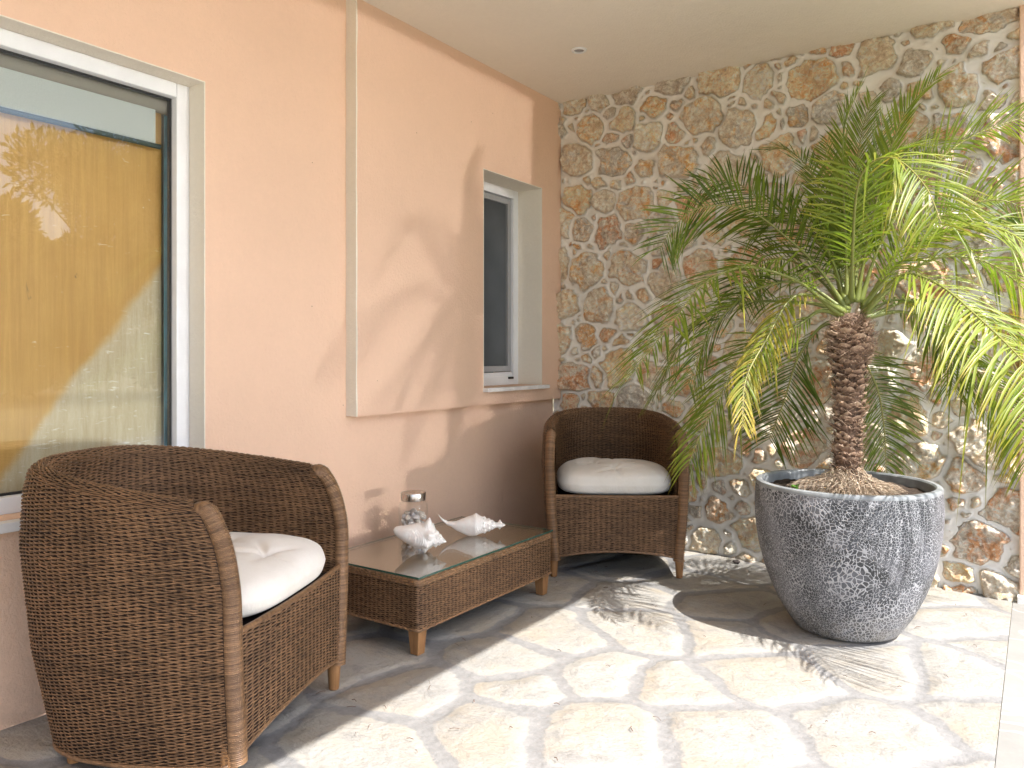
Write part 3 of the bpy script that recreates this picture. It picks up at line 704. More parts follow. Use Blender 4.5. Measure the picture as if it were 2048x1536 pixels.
TGL = mat_glass("table_glass", (0.92, 0.93, 0.90), 0.09, 1.0)
m_ = M("glass_edge"); EDGE = m_.done(m_.bsdf(Base_Color=(0.03, 0.085, 0.065), Roughness=0.12, Specular_IOR_Level=0.7))
Geo().box((-hx - 0.005, -hy - 0.005, TZ), (hx + 0.005, hy + 0.005, TZ + 0.008), 0.001).build("glass_top", TGL, tb)
g = Geo(); e_ = 0.0055
g.box((-hx - e_, -hy - e_, TZ + .0006), (-hx - e_ + .0012, hy + e_, TZ + 0.0076)); g.box((hx + e_ - .0012, -hy - e_, TZ + .0006), (hx + e_, hy + e_, TZ + 0.0076))
g.box((-hx - e_ + .0013, -hy - e_, TZ + .0006), (hx + e_ - .0013, -hy - e_ + .0012, TZ + 0.0076)); g.box((-hx - e_ + .0013, hy + e_ - .0012, TZ + .0006), (hx + e_ - .0013, hy + e_, TZ + 0.0076))
g.build("glass_rim", EDGE, tb)
for sx in (-1, 1):
    for sy in (-1, 1):
        x, y = sx * (hx - 0.034), sy * (hy - 0.034); vs = []
        for z, hw in ((0.0, 0.019), (0.1, 0.026), (0.2, 0.026)):
            vs += [(x - hw, y - hw, z), (x + hw, y - hw, z), (x + hw, y + hw, z), (x - hw, y + hw, z)]
        fs = [(3, 2, 1, 0), (8, 9, 10, 11)]
        for j in (0, 4):
            for k in range(4): fs.append((j + k, j + (k + 1) % 4, j + 4 + (k + 1) % 4, j + 4 + k))
        lg = Geo().add(vs, fs).build("leg", LEG, tb); bv = lg.modifiers.new("soft", 'BEVEL'); bv.width = 0.0025; bv.segments = 2; bv.limit_method = 'ANGLE'
TOP = TZ + 0.0082

# ------------------------------------------------------------------ jar of shells
jar = empty("glass_jar", (0.165, -1.585, TOP)); tag(jar, "glass storage jar with a brushed steel lid, filled with small shells", "jar")
JG = mat_glass("jar_glass", (0.97, 0.98, 0.98), 0.03, 0.7)
prof = [(0.060, 0.0), (0.0655, 0.004), (0.0665, 0.012), (0.0665, 0.140), (0.064, 0.150), (0.054, 0.158), (0.051, 0.162), (0.051, 0.166)]
Geo().lathe(prof, 64, cap=False).build("glass_body", JG, jar, smooth=True)
Geo().lathe([(0.0, 0.0035), (0.060, 0.0035), (0.060, 0.0)], 64, cap=False).build("glass_base", JG, jar, smooth=True)
m_ = M("brushed_steel"); STEEL = m_.done(m_.bsdf(Base_Color=(0.62, 0.58, 0.54), Metallic=1.0, Roughness=m_.mr(m_.noise(1.0, 3, 0.6, m_.coord((30.0, 400.0, 30.0))), 0.3, 0.7, 0.22, 0.36)))
Geo().lathe([(0.0555, 0.163), (0.0565, 0.165), (0.0565, 0.195), (0.0550, 0.1975), (0.0525, 0.198), (0.0, 0.1982)], 64, cap=False).build("lid", STEEL, jar, smooth=True)
m_ = M("small_shell"); cc = m_.n("ShaderNodeObjectInfo").outputs['Random']
SH = m_.done(m_.bsdf(Base_Color=m_.mix(m_.mr(m_.noise(60.0, 5, 0.7), 0.45, 0.7, 0, 0.7), m_.ramp(cc, [(0.0, (0.62, 0.55, 0.47)), (0.4, (0.74, 0.71, 0.67)), (0.7, (0.56, 0.52, 0.50)), (1.0, (0.60, 0.66, 0.76))]), (0.36, 0.28, 0.24)), Roughness=0.5))
def scallop(seed):
    r = np.random.default_rng(seed); n, mth = 40, 14; vs = []; fs = []
    kind = seed % 3
    for j in range(mth + 1):
        th = math.pi * j / mth
        for i in range(n):
            a = 2 * math.pi * i / n
            rad = 1 + (0.10 * math.cos(9 * a + 3 * th) if kind == 0 else 0.07 * math.cos(14 * th + a) if kind == 1 else 0.05 * math.cos(5 * a) * math.sin(3 * th))
            x = rad * math.sin(th) * math.cos(a); y = rad * math.sin(th) * math.sin(a) * 0.72; z = rad * math.cos(th) * (1.25 if kind == 1 else 0.8)
            if kind == 1: sc = 0.35 + 0.65 * (j / mth); x *= sc; y *= sc
            vs.append((x, y, z))
    for j in range(mth):
        for i in range(n): fs.append((j * n + i, j * n + (i + 1) % n, (j + 1) * n + (i + 1) % n, (j + 1) * n + i))
    me = mesh_obj("seashell", vs, fs, SH); return me
protos = [scallop(k) for k in range(3)]
rj = random.Random(5); placed = []; count = 0
for attempt in range(6000):
    if count >= 42: break
    s_ = rj.uniform(0.0125, 0.0195)
    a = rj.uniform(0, 2 * math.pi); rad = (0.0635 - s_ * 1.15) * math.sqrt(rj.random()) if rj.random() < 0.4 else (0.0635 - s_ * 1.15)
    z = 0.006 + s_ + rj.random() ** 0.9 * 0.105
    p = Vector((rad * math.cos(a), rad * math.sin(a), z))
    if z > 0.09 + 0.03 * (1 - rad / 0.06): continue
    if any((p - q).length < (s_ + t_) * 0.84 for q, t_ in placed): continue
    o = protos[count % 3] if count < 3 else protos[count % 3].copy()
    if count >= 3: COL.objects.link(o)
    o.location = jar.location + p; o.scale = (s_, s_, s_); o.rotation_euler = (rj.uniform(0, 6), rj.uniform(0, 6), rj.uniform(0, 6))
    tag(o, "small pale ribbed seashell among the many heaped inside the glass jar", "seashell", "small shells inside the jar")
    placed.append((p, s_)); count += 1

# ------------------------------------------------------------------ two large white shells
m_ = M("bleached_shell"); SHELL = m_.done(m_.bsdf(Base_Color=m_.mix(m_.mr(m_.noise(26.0, 4, 0.6), 0.40, 0.68, 0.0, 0.55), (0.82, 0.80, 0.77), (0.78, 0.66, 0.60)), Roughness=0.5,
    Normal=m_.bump(m_.math('ADD', m_.noise(70.0, 4, 0.6), m_.math('MULTIPLY', m_.n("ShaderNodeTexWave", {'Vector': m_.coord(), 'Scale': 50.0, 'Distortion': 3.0}, bands_direction='X').outputs['Fac'], 0.5)), 0.5, 0.004)))
def shell_mesh(name, prof, spikes, lip, bend, nt=150, na=120):
    """prof: (x along axis, radius); spikes: (x, angle, width, height); lip: (x0, x1, angle, width, height)"""
    px = np.array([p[0] for p in prof]); pr = np.array([p[1] for p in prof])
    t = np.linspace(px[0], px[-1], nt); A = np.linspace(0, 2 * np.pi, na, endpoint=False)
    T, AA = np.meshgrid(t, A, indexing='ij'); 
    # smooth interpolation of the profile
    rad = np.interp(t, px, pr); ker = np.hanning(9); ker /= ker.sum(); rad[4:-4] = np.convolve(rad, ker, 'same')[4:-4]; Rr = np.repeat(rad[:, None], na, 1)
    for sx, sa, sw, sh in spikes:
        da = (AA - sa + np.pi) % (2 * np.pi) - np.pi
        q = np.sqrt(((T - sx) / (sw * 0.9)) ** 2 + (da * np.maximum(Rr, .012) / sw) ** 2)
        Rr = Rr + sh * np.clip(1 - q, 0, 1) ** 1.35
    x0, x1, la, lw, lh = lip; da = (AA - la + np.pi) % (2 * np.pi) - np.pi
    Rr = Rr + lh * np.exp(-(da / lw) ** 2) * np.clip((T - x0) / (x1 - x0), 0, 1) ** 0.5 * np.clip((x1 - T) / (x1 - x0) * 2.2, 0, 1) * (T > x0) * (T < x1)
    Rr = Rr * (1 + 0.03 * np.sin(AA * 2 + T * 60))
    X = T; Y = Rr * np.cos(AA); Z = Rr * np.sin(AA) + np.interp(T, [b[0] for b in bend], [b[1] for b in bend])
    V = np.stack([X.ravel(), Y.ravel(), Z.ravel()], 1)
    F = grid_faces(na, nt, True)
    return V, F
# thick conch with blunt spines; local x runs to the viewer's right
sp = [(0.030, 1.75, 0.034, 0.050), (0.046, 0.95, 0.026, 0.026), (0.040, 2.75, 0.026, 0.022), (0.040, 3.7, 0.024, 0.018), (0.036, -0.55, 0.028, 0.022), (0.030, -1.7, 0.022, 0.026), (0.048, 5.2, 0.02, 0.018), (-0.02, 0.3, 0.035, 0.010)]
sp += [(0.070 + 0.004 * (k % 2), k * 0.9, 0.011, 0.011) for k in range(7)] + [(0.088, k * 1.05 + 0.4, 0.009, 0.008) for k in range(6)]
V, F = shell_mesh("conch", [(-0.120, 0.004), (-0.114, 0.018), (-0.095, 0.030), (-0.06, 0.046), (-0.02, 0.060), (0.02, 0.065), (0.042, 0.058), (0.058, 0.043), (0.068, 0.038), (0.079, 0.027), (0.090, 0.020), (0.102, 0.012), (0.116, 0.002)], sp, (-0.115, 0.09, -0.75, 0.36, 0.040), [(-0.12, 0.010), (-0.06, 0.0), (0.05, 0.0), (0.115, -0.012)])
def place_shell(V, F, name, loc, rz, rx, ry, label):
    M3 = Matrix.Rotation(rz, 3, 'Z') @ Matrix.Rotation(ry, 3, 'Y') @ Matrix.Rotation(rx, 3, 'X')
    P = V @ np.array(M3).T; P[:, 2] -= P[:, 2].min()
    o = mesh_obj(name, P, F, SHELL, loc=(loc[0], loc[1], TOP)); return tag(o, label, "seashell", "big white shells on the coffee table")
place_shell(V * np.array([0.95, 0.9, 0.80]), F, "conch_shell", (0.385, -1.79), R(34), R(0), R(8), "chunky white conch with blunt spines, on the glass table in front of the jar")
sp = [(0.058, k * 0.62, 0.010, 0.007) for k in range(10)] + [(0.078, k * 0.8 + .3, 0.008, 0.006) for k in range(8)] + [(0.094, k * 1.0, 0.007, 0.005) for k in range(6)] + [(0.128, 0.6, 0.012, 0.018), (0.126, -1.2, 0.012, 0.016), (0.02, 1.5, 0.03, 0.012)]
V, F = shell_mesh("spindle", [(-0.150, 0.0015), (-0.140, 0.005), (-0.115, 0.008), (-0.085, 0.014), (-0.05, 0.027), (-0.01, 0.040), (0.02, 0.046), (0.045, 0.039), (0.065, 0.030), (0.085, 0.023), (0.100, 0.016), (0.112, 0.011), (0.125, 0.013), (0.140, 0.010), (0.152, 0.002)], sp, (-0.09, 0.03, -2.2, 0.5, 0.012), [(-0.150, 0.052), (-0.135, 0.030), (-0.11, 0.010), (-0.07, 0.0), (0.05, 0.0), (0.15, -0.002)])
place_shell(V, F, "spindle_shell", (0.375, -1.425), R(33), R(10), R(-1), "slender white shell with a long upturned tip, on the glass table right of the jar")

# ------------------------------------------------------------------ planter
PC = (1.846, -0.830)
def mat_pot():
    m = M("crackled_glaze"); v = m.coord()
    w = m.n("ShaderNodeTexNoise", {'Vector': v, 'Scale': 6.0, 'Detail': 3.0}).outputs['Color']
    vv = m.n("ShaderNodeVectorMath", {0: v, 1: m.n("ShaderNodeVectorMath", {0: w, 'Scale': 0.09}, operation='SCALE').outputs[0]}, operation='ADD').outputs[0]
    vs = m.n("ShaderNodeMapping", {'Vector': vv, 'Scale': (1, 1, 0.85)}).outputs[0]
    fine = m.voro(104.0, 'DISTANCE_TO_EDGE', vs); big = m.voro(74.0, 'DISTANCE_TO_EDGE', vs)
    sel = m.mr(m.noise(3.4, 3, 0.5), 0.50, 0.58)
    d = m.mix(sel, m.math('MULTIPLY', fine, 1.0), m.math('MULTIPLY', big, 0.8))
    wear = m.noise(4.5, 5, 0.65)
    lw = m.mr(wear, 0.3, 0.7, 0.05, 0.10)
    cell = m.mr(m.math('DIVIDE', d, lw), 0.55, 1.15, 0.0, 1.0)
    dark = m.mix(m.mr(m.noise(5.5, 4, 0.6), 0.4, 0.65), (0.035, 0.037, 0.040), (0.085, 0.09, 0.105))
    pale = m.mix(m.mr(m.noise(3.0, 4, 0.6), 0.35, 0.65), (0.30, 0.30, 0.31), (0.50, 0.50, 0.52))
    c = m.mix(cell, pale, dark)
    c = m.mix(m.mr(m.noise(7.0, 5, 0.65), 0.50, 0.72, 0.0, 0.5), c, (0.34, 0.34, 0.365))
    gr = m.n("ShaderNodeSeparateXYZ", {0: v}).outputs['Z']
    c = m.mix(m.math('MULTIPLY', m.mr(gr, 0.0, 0.16, 0.5, 0.0), m.mr(m.noise(20.0, 4), 0.35, 0.6)), c, (0.33, 0.30, 0.25))
    n = m.bump(m.math('ADD', m.math('MULTIPLY', cell, -1.0), m.math('MULTIPLY', m.noise(90.0, 3), 0.3)), 0.55, 0.004)
    return m.done(m.bsdf(Base_Color=c, Roughness=0.48, Normal=n, Specular_IOR_Level=0.4))
pot = empty("planter", (PC[0], PC[1], 0)); tag(pot, "big round grey planter with a crackled glaze holding the palm", "planter")
cur = [(0.0, 0.002), (0.19, 0.002), (0.205, 0.008), (0.217, 0.02), (0.262, 0.088), (0.300, 0.165), (0.330, 0.245), (0.352, 0.33), (0.364, 0.41), (0.369, 0.48), (0.368, 0.54), (0.364, 0.582)]
# resample smoothly
cr = np.array(cur[2:]); tt = np.concatenate([[0], np.cumsum(np.hypot(*np.diff(cr, axis=0).T))]); ts = np.linspace(0, tt[-1], 60)
k3 = np.array([np.interp(ts, tt, cr[:, 0]), np.interp(ts, tt, cr[:, 1])]).T
kk = np.array([1, 2, 3, 2, 1.]) / 9; 
for it in range(3):
    sm = np.stack([np.convolve(k3[:, i], kk, 'same') for i in (0, 1)], 1); k3[2:-2] = sm[2:-2]
k3[:, 0] *= 0.968
Geo().lathe([(0.0, 0.002), (0.18, 0.002)] + [tuple(q) for q in k3], 96, cap=False).build("bowl", mat_pot(), pot, smooth=True)
RIM = simple("glazed_rim", (0.25, 0.265, 0.275), 0.32, nscale=9, namt=0.45, bump=0.3, bscale=60)
Geo().lathe([(0.3528, 0.581), (0.354, 0.588), (0.350, 0.596), (0.343, 0.599), (0.331, 0.598), (0.325, 0.592), (0.324, 0.580), (0.320, 0.48)], 96, cap=False).build("rim", RIM, pot, smooth=True)
m_ = M("potting_soil"); sn = m_.noise(40.0, 6, 0.75)
SOIL = m_.done(m_.bsdf(Base_Color=m_.ramp(sn, [(0.3, (0.022, 0.015, 0.010)), (0.55, (0.07, 0.045, 0.03)), (0.75, (0.16, 0.11, 0.075))]), Roughness=0.95, Normal=m_.bump(sn, 1.0, 0.02)))
vs = []; fs = []; nr, na = 24, 90
for j in range(nr + 1):
    for i in range(na):
        r_ = 0.322 * j / nr; a = 2 * math.pi * i / na; vs.append((r_ * math.cos(a), r_ * math.sin(a), 0.558 + 0.022 * math.exp(-(r_ / 0.15) ** 2)))
vs = np.array(vs); vs[:, 2] += 0.014 * fbm(vs[:, 0] * 30, vs[:, 1] * 30, 77, 4)
mesh_obj("soil", vs, grid_faces(na, nr + 1, True), SOIL, pot)

# weeds in the soil
m_ = M("weed_leaf"); WEED = m_.done(m_.bsdf(Base_Color=m_.ramp(m_.noise(60.0), [(0.3, (0.07, 0.20, 0.02)), (0.7, (0.16, 0.34, 0.04))]), Roughness=0.6))
for k, (dx, dy, s_, lb) in enumerate(((-0.165, -0.135, 1.0, "bright green weed in the planter soil, the fuller clump near the rim"), (-0.118, -0.055, 0.7, "small bright green weed in the planter soil closest to the root mass"))):
    rw = random.Random(k); g = Geo()
    for j in range(11):
        a = rw.uniform(0, 6.28); h = rw.uniform(0.008, 0.03) * s_; ro = rw.uniform(0.004, 0.028) * s_; c = Vector((ro * math.cos(a), ro * math.sin(a), h)); q = 0.0075 * s_ * rw.uniform(.7, 1.3)
        g.tube([(0, 0, -0.004), tuple(c * 0.6), tuple(c)], 0.0007, 4)
        n = Vector((rw.uniform(-.5, .5), rw.uniform(-.9, .1), 1)).normalized(); x = n.orthogonal().normalized(); y = n.cross(x)
        g.add([c + x * q * math.cos(b) + y * q * math.sin(b) + n * (0.002 * math.cos(3 * b)) for b in [i * 0.785 for i in range(8)]], [tuple(range(8))])
    o = g.build("weed", WEED, loc=(PC[0] + dx, PC[1] + dy, 0.552)); tag(o, lb, "weed", "weeds in the planter")

# ------------------------------------------------------------------ palm
palm = empty("palm_tree", (PC[0], PC[1], 0.55)); tag(palm, "feather palm with scaly brown trunk and arching green fronds, growing in the grey planter", "palm")
PB = np.array([PC[0], PC[1], 0.55])
HUB = np.array([1.850, -0.745, 1.29]) - PB
def trunk_c(f): return np.array([0.0 + HUB[0] * f, 0.02 + (HUB[1] - 0.02) * f, 0.0 + HUB[2] * f])
def trunk_r(f): return float(np.interp(f, [0, 0.08, 0.3, 0.55, 0.72, 0.80, 0.88, 0.96, 1.0], [0.062, 0.054, 0.051, 0.056, 0.063, 0.080, 0.079, 0.056, 0.03]))
m_ = M("palm_bark"); tn = m_.attr("tone"); bn = m_.noise(1.0, 5, 0.7, m_.coord((60.0, 60.0, 14.0)))
bc = m_.ramp(m_.math('ADD', m_.math('MULTIPLY', tn, 0.65), m_.math('MULTIPLY', bn, 0.4)), [(0.15, (0.07, 0.042, 0.030)), (0.42, (0.26, 0.165, 0.115)), (0.66, (0.48, 0.33, 0.23)), (1.0, (0.68, 0.54, 0.42))])
BARK = m_.done(m_.bsdf(Base_Color=bc, Roughness=0.85, Normal=m_.bump(bn, 0.8, 0.006)))
g = Geo(); tones = []
nf, na = 40, 32; vs = []
for j in range(nf + 1):
    f = j / nf; c = trunk_c(f); r_ = trunk_r(f) * 0.86
    for i in range(na): a = 2 * math.pi * i / na; vs.append((c[0] + r_ * math.cos(a), c[1] + r_ * math.sin(a), c[2]))
g.add(vs, [tuple(x) for x in grid_faces(na, nf + 1, True)]); tones += [0.12] * len(vs)
rs = random.Random(3); K = 250
for k in range(K):
    f = 0.035 + 0.90 * (k / K); a = k * 2.39996 + rs.uniform(-.18, .18); f += rs.uniform(-.012, .012); c = trunk_c(f); r_ = trunk_r(f)
    up = 0.5 if f < 0.75 else 0.9; e = np.array([math.cos(a), math.sin(a), 0]); tq = np.array([-math.sin(a), math.cos(a), 0]); z = np.array([0, 0, 1.])
    hw = r_ * rs.uniform(0.30, 0.56); hh = rs.uniform(0.009, 0.020); out = rs.uniform(0.004, 0.024) * (1.2 if f > .3 else 0.8); th = rs.uniform(0.006, 0.011)
    vs = []; nseg = 7
    for layer, (oz, oo, wsc) in enumerate(((-hh, -0.012, 0.95), (0.0, out * 0.55, 1.0), (hh * 0.75 * up + 0.006, out, 0.80), (hh * 0.75 * up + 0.004, out - th, 0.70), (-hh * .2, -0.016, 0.9))):
        for s_ in range(nseg):
            q = s_ / (nseg - 1) * 2 - 1; ww = hw * wsc * q; dep = -(ww * ww) / (2 * r_) - (0.010 * q * q if layer in (2, 3) else 0)
            zz = oz + (-0.010 * q * q if layer in (2, 3) else 0) + rs.uniform(-.0045, .0045)
            vs.append(tuple(c + e * (r_ * 0.95 + oo + dep) + tq * ww + z * zz))
    fs = [tuple(x) for x in grid_faces(nseg, 5)]; g.add(vs, fs)
    tb_ = rs.uniform(0.1, 0.6); tones += [tb_ * .6] * nseg + [tb_] * nseg + [min(1, tb_ + 0.35)] * nseg + [min(1, tb_ + rs.uniform(0.2, .55))] * nseg + [0.05] * nseg
mesh_obj("trunk", g.v, g.f, BARK, palm, smooth=False, attrs={'tone': tones})

def strands(name, items, mat, parent, tone_r=(0, 1)):
    """items: list of (points, half width); each a thin three sided strand"""
    V = []; F = []; T = []; r = random.Random(9)
    for pts, w in items:
        pts = np.array(pts); m = len(pts); b = len(V); d = np.gradient(pts, axis=0); d /= np.linalg.norm(d, axis=1, keepdims=True) + 1e-9
        up = np.array([0.3, 0.2, 1.0]); x = np.cross(d, up); x /= np.linalg.norm(x, axis=1, keepdims=True) + 1e-9; y = np.cross(d, x); tone = r.uniform(*tone_r)
        for i in range(m):
            ww = w * (1 - 0.6 * i / (m - 1))
            for k in range(3):
                a = 2.094 * k; V.append(pts[i] + x[i] * ww * math.cos(a) + y[i] * ww * math.sin(a)); T.append(tone)
        for i in range(m - 1):
            for k in range(3): F.append((b + i * 3 + k, b + i * 3 + (k + 1) % 3, b + i * 3 + 3 + (k + 1) % 3, b + i * 3 + 3 + k))
    return mesh_obj(name, V, F, mat, parent, attrs={'tone': T})
m_ = M("palm_fibre"); FIB = m_.done(m_.bsdf(Base_Color=m_.ramp(m_.attr("tone"), [(0.0, (0.14, 0.08, 0.055)), (0.5, (0.36, 0.23, 0.16)), (1.0, (0.58, 0.42, 0.30))]), Roughness=0.8))
m_ = M("dry_root"); ROOT = m_.done(m_.bsdf(Base_Color=m_.ramp(m_.attr("tone"), [(0.0, (0.24, 0.16, 0.11)), (0.5, (0.50, 0.38, 0.27)), (1.0, (0.72, 0.60, 0.46))]), Roughness=0.8))
it = []; rs = random.Random(12)
for k in range(1900):
    f = rs.choice([rs.uniform(0.74, 0.99), rs.uniform(0.74, 0.99), rs.uniform(0.1, 0.8)]); a = rs.uniform(0, 6.283); c = trunk_c(f); r_ = trunk_r(f) + 0.004
    p = c + np.array([math.cos(a), math.sin(a), 0]) * r_; d = np.array([math.cos(a + rs.uniform(-1.4, 1.4)), math.sin(a + rs.uniform(-1.4, 1.4)), rs.uniform(-0.7, 0.9)]) * rs.uniform(0.012, 0.042)
    q = np.array([rs.uniform(-1, 1), rs.uniform(-1, 1), rs.uniform(-1, 1)]) * 0.010
    it.append(([p - d * 0.3, p + d * 0.3 + q * .6, p + d * 0.7 + q, p + d + q * 0.3], rs.uniform(0.0006, 0.0014)))
fb_ = strands("trunk_fibre", it, FIB, palm); fb_["kind"] = "stuff"
it = []
for k in range(2600):
    a = rs.uniform(0, 6.283); f = rs.random(); r0 = 0.055 + 0.02 * rs.random(); r1 = 0.075 + 0.155 * f ** 1.3
    e = np.array([math.cos(a), math.sin(a), 0]); b_ = a + rs.uniform(-0.6, 0.6); e2 = np.array([math.cos(b_), math.sin(b_), 0])
    z0 = 0.105 * (1 - f * 0.6) * rs.uniform(0.5, 1.05); p0 = e * (r0 - 0.012) + np.array([0, 0, z0]); p3 = e2 * r1 + np.array([0, 0, 0.012 + 0.012 * rs.random()])
    mid = (p0 + p3) / 2 + np.array([rs.uniform(-.02, .02), rs.uniform(-.02, .02), 0.018 * rs.random() + 0.012 * (1 - f)]); m2 = p3 * 0.75 + p0 * 0.25 + np.array([rs.uniform(-.015, .015), rs.uniform(-.015, .015), rs.uniform(0, .02)])
    it.append(([p0, mid, m2, p3], rs.uniform(0.0009, 0.0021)))
strands("root_mass", it, ROOT, palm)

# fronds: midribs measured from the photograph, world metres
FRONDS = [
    [(1.836, -0.75, 1.304), (1.737, -0.791, 1.474), (1.633, -0.84, 1.597), (1.473, -0.92, 1.735), (1.306, -1.009, 1.752), (1.201, -1.063, 1.677), (1.14, -1.088, 1.573)],  # 1
    [(1.829, -0.755, 1.304), (1.744, -0.654, 1.543), (1.59, -0.614, 1.725), (1.421, -0.605, 1.845), (1.29, -0.601, 1.944), (1.139, -0.611, 1.925), (1.066, -0.607, 1.875)],  # 2
    [(1.829, -0.755, 1.293), (1.756, -0.876, 1.352), (1.683, -1.005, 1.422), (1.556, -1.213, 1.459), (1.455, -1.39, 1.388), (1.412, -1.502, 1.287), (1.356, -1.671, 1.133), (1.333, -1.755, 1.054)],  # 3
    [(1.821, -0.76, 1.285), (1.733, -0.772, 1.327), (1.644, -0.787, 1.341), (1.42, -0.83, 1.347), (1.238, -0.863, 1.273), (1.139, -0.866, 1.161), (1.011, -0.843, 0.927)],  # 4
    [(1.812, -0.766, 1.283), (1.734, -0.898, 1.358), (1.666, -1.001, 1.336), (1.614, -1.147, 1.174), (1.576, -1.278, 1.023), (1.593, -1.379, 0.852)],  # 5
    [(1.821, -0.76, 1.283), (1.745, -0.825, 1.299), (1.67, -0.89, 1.238), (1.501, -1.039, 1.115), (1.415, -1.126, 0.937), (1.356, -1.191, 0.777), (1.325, -1.229, 0.667)],  # 6
    [(1.812, -0.766, 1.262), (1.729, -0.771, 1.228), (1.635, -0.75, 1.098), (1.561, -0.695, 0.903), (1.486, -0.655, 0.728)],  # 7
    [(1.847, -0.743, 1.262), (1.873, -0.569, 1.093), (1.905, -0.418, 0.946), (1.907, -0.264, 0.747), (1.893, -0.114, 0.523)],  # 8
    [(1.836, -0.75, 1.327), (1.829, -0.734, 1.611), (1.816, -0.726, 1.863), (1.82, -0.707, 2.094), (1.871, -0.66, 2.257)],  # 9
    [(1.869, -0.728, 1.335), (1.916, -0.731, 1.604), (1.969, -0.728, 1.843), (2.047, -0.712, 2.096), (2.168, -0.658, 2.251)],  # 10
    [(1.85, -0.74, 1.346), (1.929, -1.07, 1.71), (1.994, -1.164, 1.811), (2.085, -1.202, 1.808), (2.185, -1.283, 1.686), (2.247, -1.401, 1.532)],  # 11
    [(1.829, -0.755, 1.346), (1.727, -0.554, 1.729), (1.618, -0.462, 1.975), (1.511, -0.437, 2.092), (1.417, -0.436, 2.106)],  # 12
    [(1.881, -0.719, 1.335), (1.962, -0.681, 1.596), (2.119, -0.593, 1.874), (2.284, -0.497, 2.027), (2.507, -0.362, 2.116)],  # 13
    [(1.89, -0.713, 1.319), (2.074, -0.567, 1.569), (2.244, -0.435, 1.713), (2.472, -0.262, 1.807), (2.578, -0.181, 1.819)],  # 14
    [(1.89, -0.713, 1.319), (2.058, -0.743, 1.509), (2.233, -0.749, 1.606), (2.364, -0.747, 1.602), (2.507, -0.761, 1.504)],  # 15
    [(1.894, -0.711, 1.293), (2.048, -0.83, 1.428), (2.178, -0.897, 1.388), (2.315, -1.023, 1.259), (2.48, -1.249, 1.067), (2.543, -1.467, 0.91)],  # 16
    [(1.89, -0.713, 1.272), (2.039, -0.594, 1.294), (2.154, -0.498, 1.198), (2.313, -0.364, 1.013), (2.418, -0.273, 0.858), (2.462, -0.22, 0.63)],  # 17
    [(1.89, -0.713, 1.262), (2.069, -0.561, 1.348), (2.295, -0.371, 1.286), (2.471, -0.217, 1.137), (2.579, -0.114, 0.941)],  # 18
    [(1.838, -0.749, 1.304), (1.748, -0.572, 1.582), (1.688, -0.418, 1.837), (1.653, -0.307, 2.027), (1.644, -0.215, 2.169)],  # 19
    [(1.855, -0.737, 1.346), (1.884, -0.563, 1.726), (1.969, -0.395, 1.989), (2.057, -0.283, 2.067), (2.165, -0.155, 2.057)],  # 20
    [(1.833, -0.752, 1.304), (1.774, -0.728, 1.52), (1.684, -0.737, 1.677), (1.568, -0.777, 1.726), (1.448, -0.813, 1.644)],  # 21
    [(1.836, -0.75, 1.293), (1.7, -0.623, 1.447), (1.537, -0.535, 1.556), (1.369, -0.478, 1.549), (1.233, -0.361, 1.392)],  # 22
    [(1.89, -0.713, 1.283), (1.995, -0.58, 1.349), (2.096, -0.457, 1.309), (2.161, -0.343, 1.159), (2.183, -0.25, 0.958)],  # 23
    [(1.847, -0.743, 1.335), (1.826, -0.631, 1.678), (1.831, -0.53, 1.958), (1.853, -0.441, 2.176), (1.876, -0.391, 2.275)],  # 24
    [(1.89, -0.713, 1.304), (2.033, -0.718, 1.544), (2.209, -0.688, 1.684), (2.377, -0.648, 1.722), (2.515, -0.622, 1.634)],  # 25
    [(1.899, -0.707, 1.3), (2.112, -0.606, 1.499), (2.302, -0.508, 1.506), (2.456, -0.434, 1.381), (2.557, -0.394, 1.206)],  # 26
    [(1.847, -0.743, 1.346), (1.892, -0.642, 1.692), (1.929, -0.569, 1.936), (1.943, -0.518, 2.152)],  # 27
    [(1.829, -0.755, 1.3), (1.665, -0.827, 1.422), (1.48, -0.915, 1.382), (1.326, -0.978, 1.212), (1.232, -0.999, 0.984)],  # 28
]
m_ = M("palm_leaflet"); al = m_.attr("along"); ag = m_.attr("age"); hu = m_.attr("tone")
gcol = m_.ramp(hu, [(0.0, (0.060, 0.095, 0.012)), (0.5, (0.165, 0.225, 0.025)), (1.0, (0.33, 0.375, 0.055))])
ycol = m_.ramp(hu, [(0.0, (0.34, 0.30, 0.045)), (0.5, (0.50, 0.36, 0.06)), (1.0, (0.55, 0.30, 0.05))])
yf = m_.math('ADD', m_.math('MULTIPLY', m_.mr(al, 0.55, 1.0), m_.math('MULTIPLY', ag, 0.9)), m_.mr(ag, 0.62, 1.1, 0.0, 0.75))
lc = m_.mix(m_.math('MINIMUM', yf, 1.0), gcol, ycol)
lc = m_.mix(m_.math('MULTIPLY', m_.mr(al, 0.84, 0.97), m_.mr(ag, 0.10, 0.7)), lc, (0.20, 0.11, 0.045))
pb = m_.bsdf(Base_Color=lc, Roughness=0.42, Specular_IOR_Level=0.45); tl = m_.n("ShaderNodeBsdfTranslucent", {'Color': m_.mix(1.0, lc, (1.0, 1.25, 0.6), 'MULTIPLY')})
LEAF = m_.done(m_.n("ShaderNodeMixShader", {0: 0.38, 1: pb, 2: tl}))
m_ = M("palm_midrib"); RIB = m_.done(m_.bsdf(Base_Color=m_.mix(m_.attr("along"), (0.17, 0.20, 0.045), (0.28, 0.25, 0.07)), Roughness=0.4))

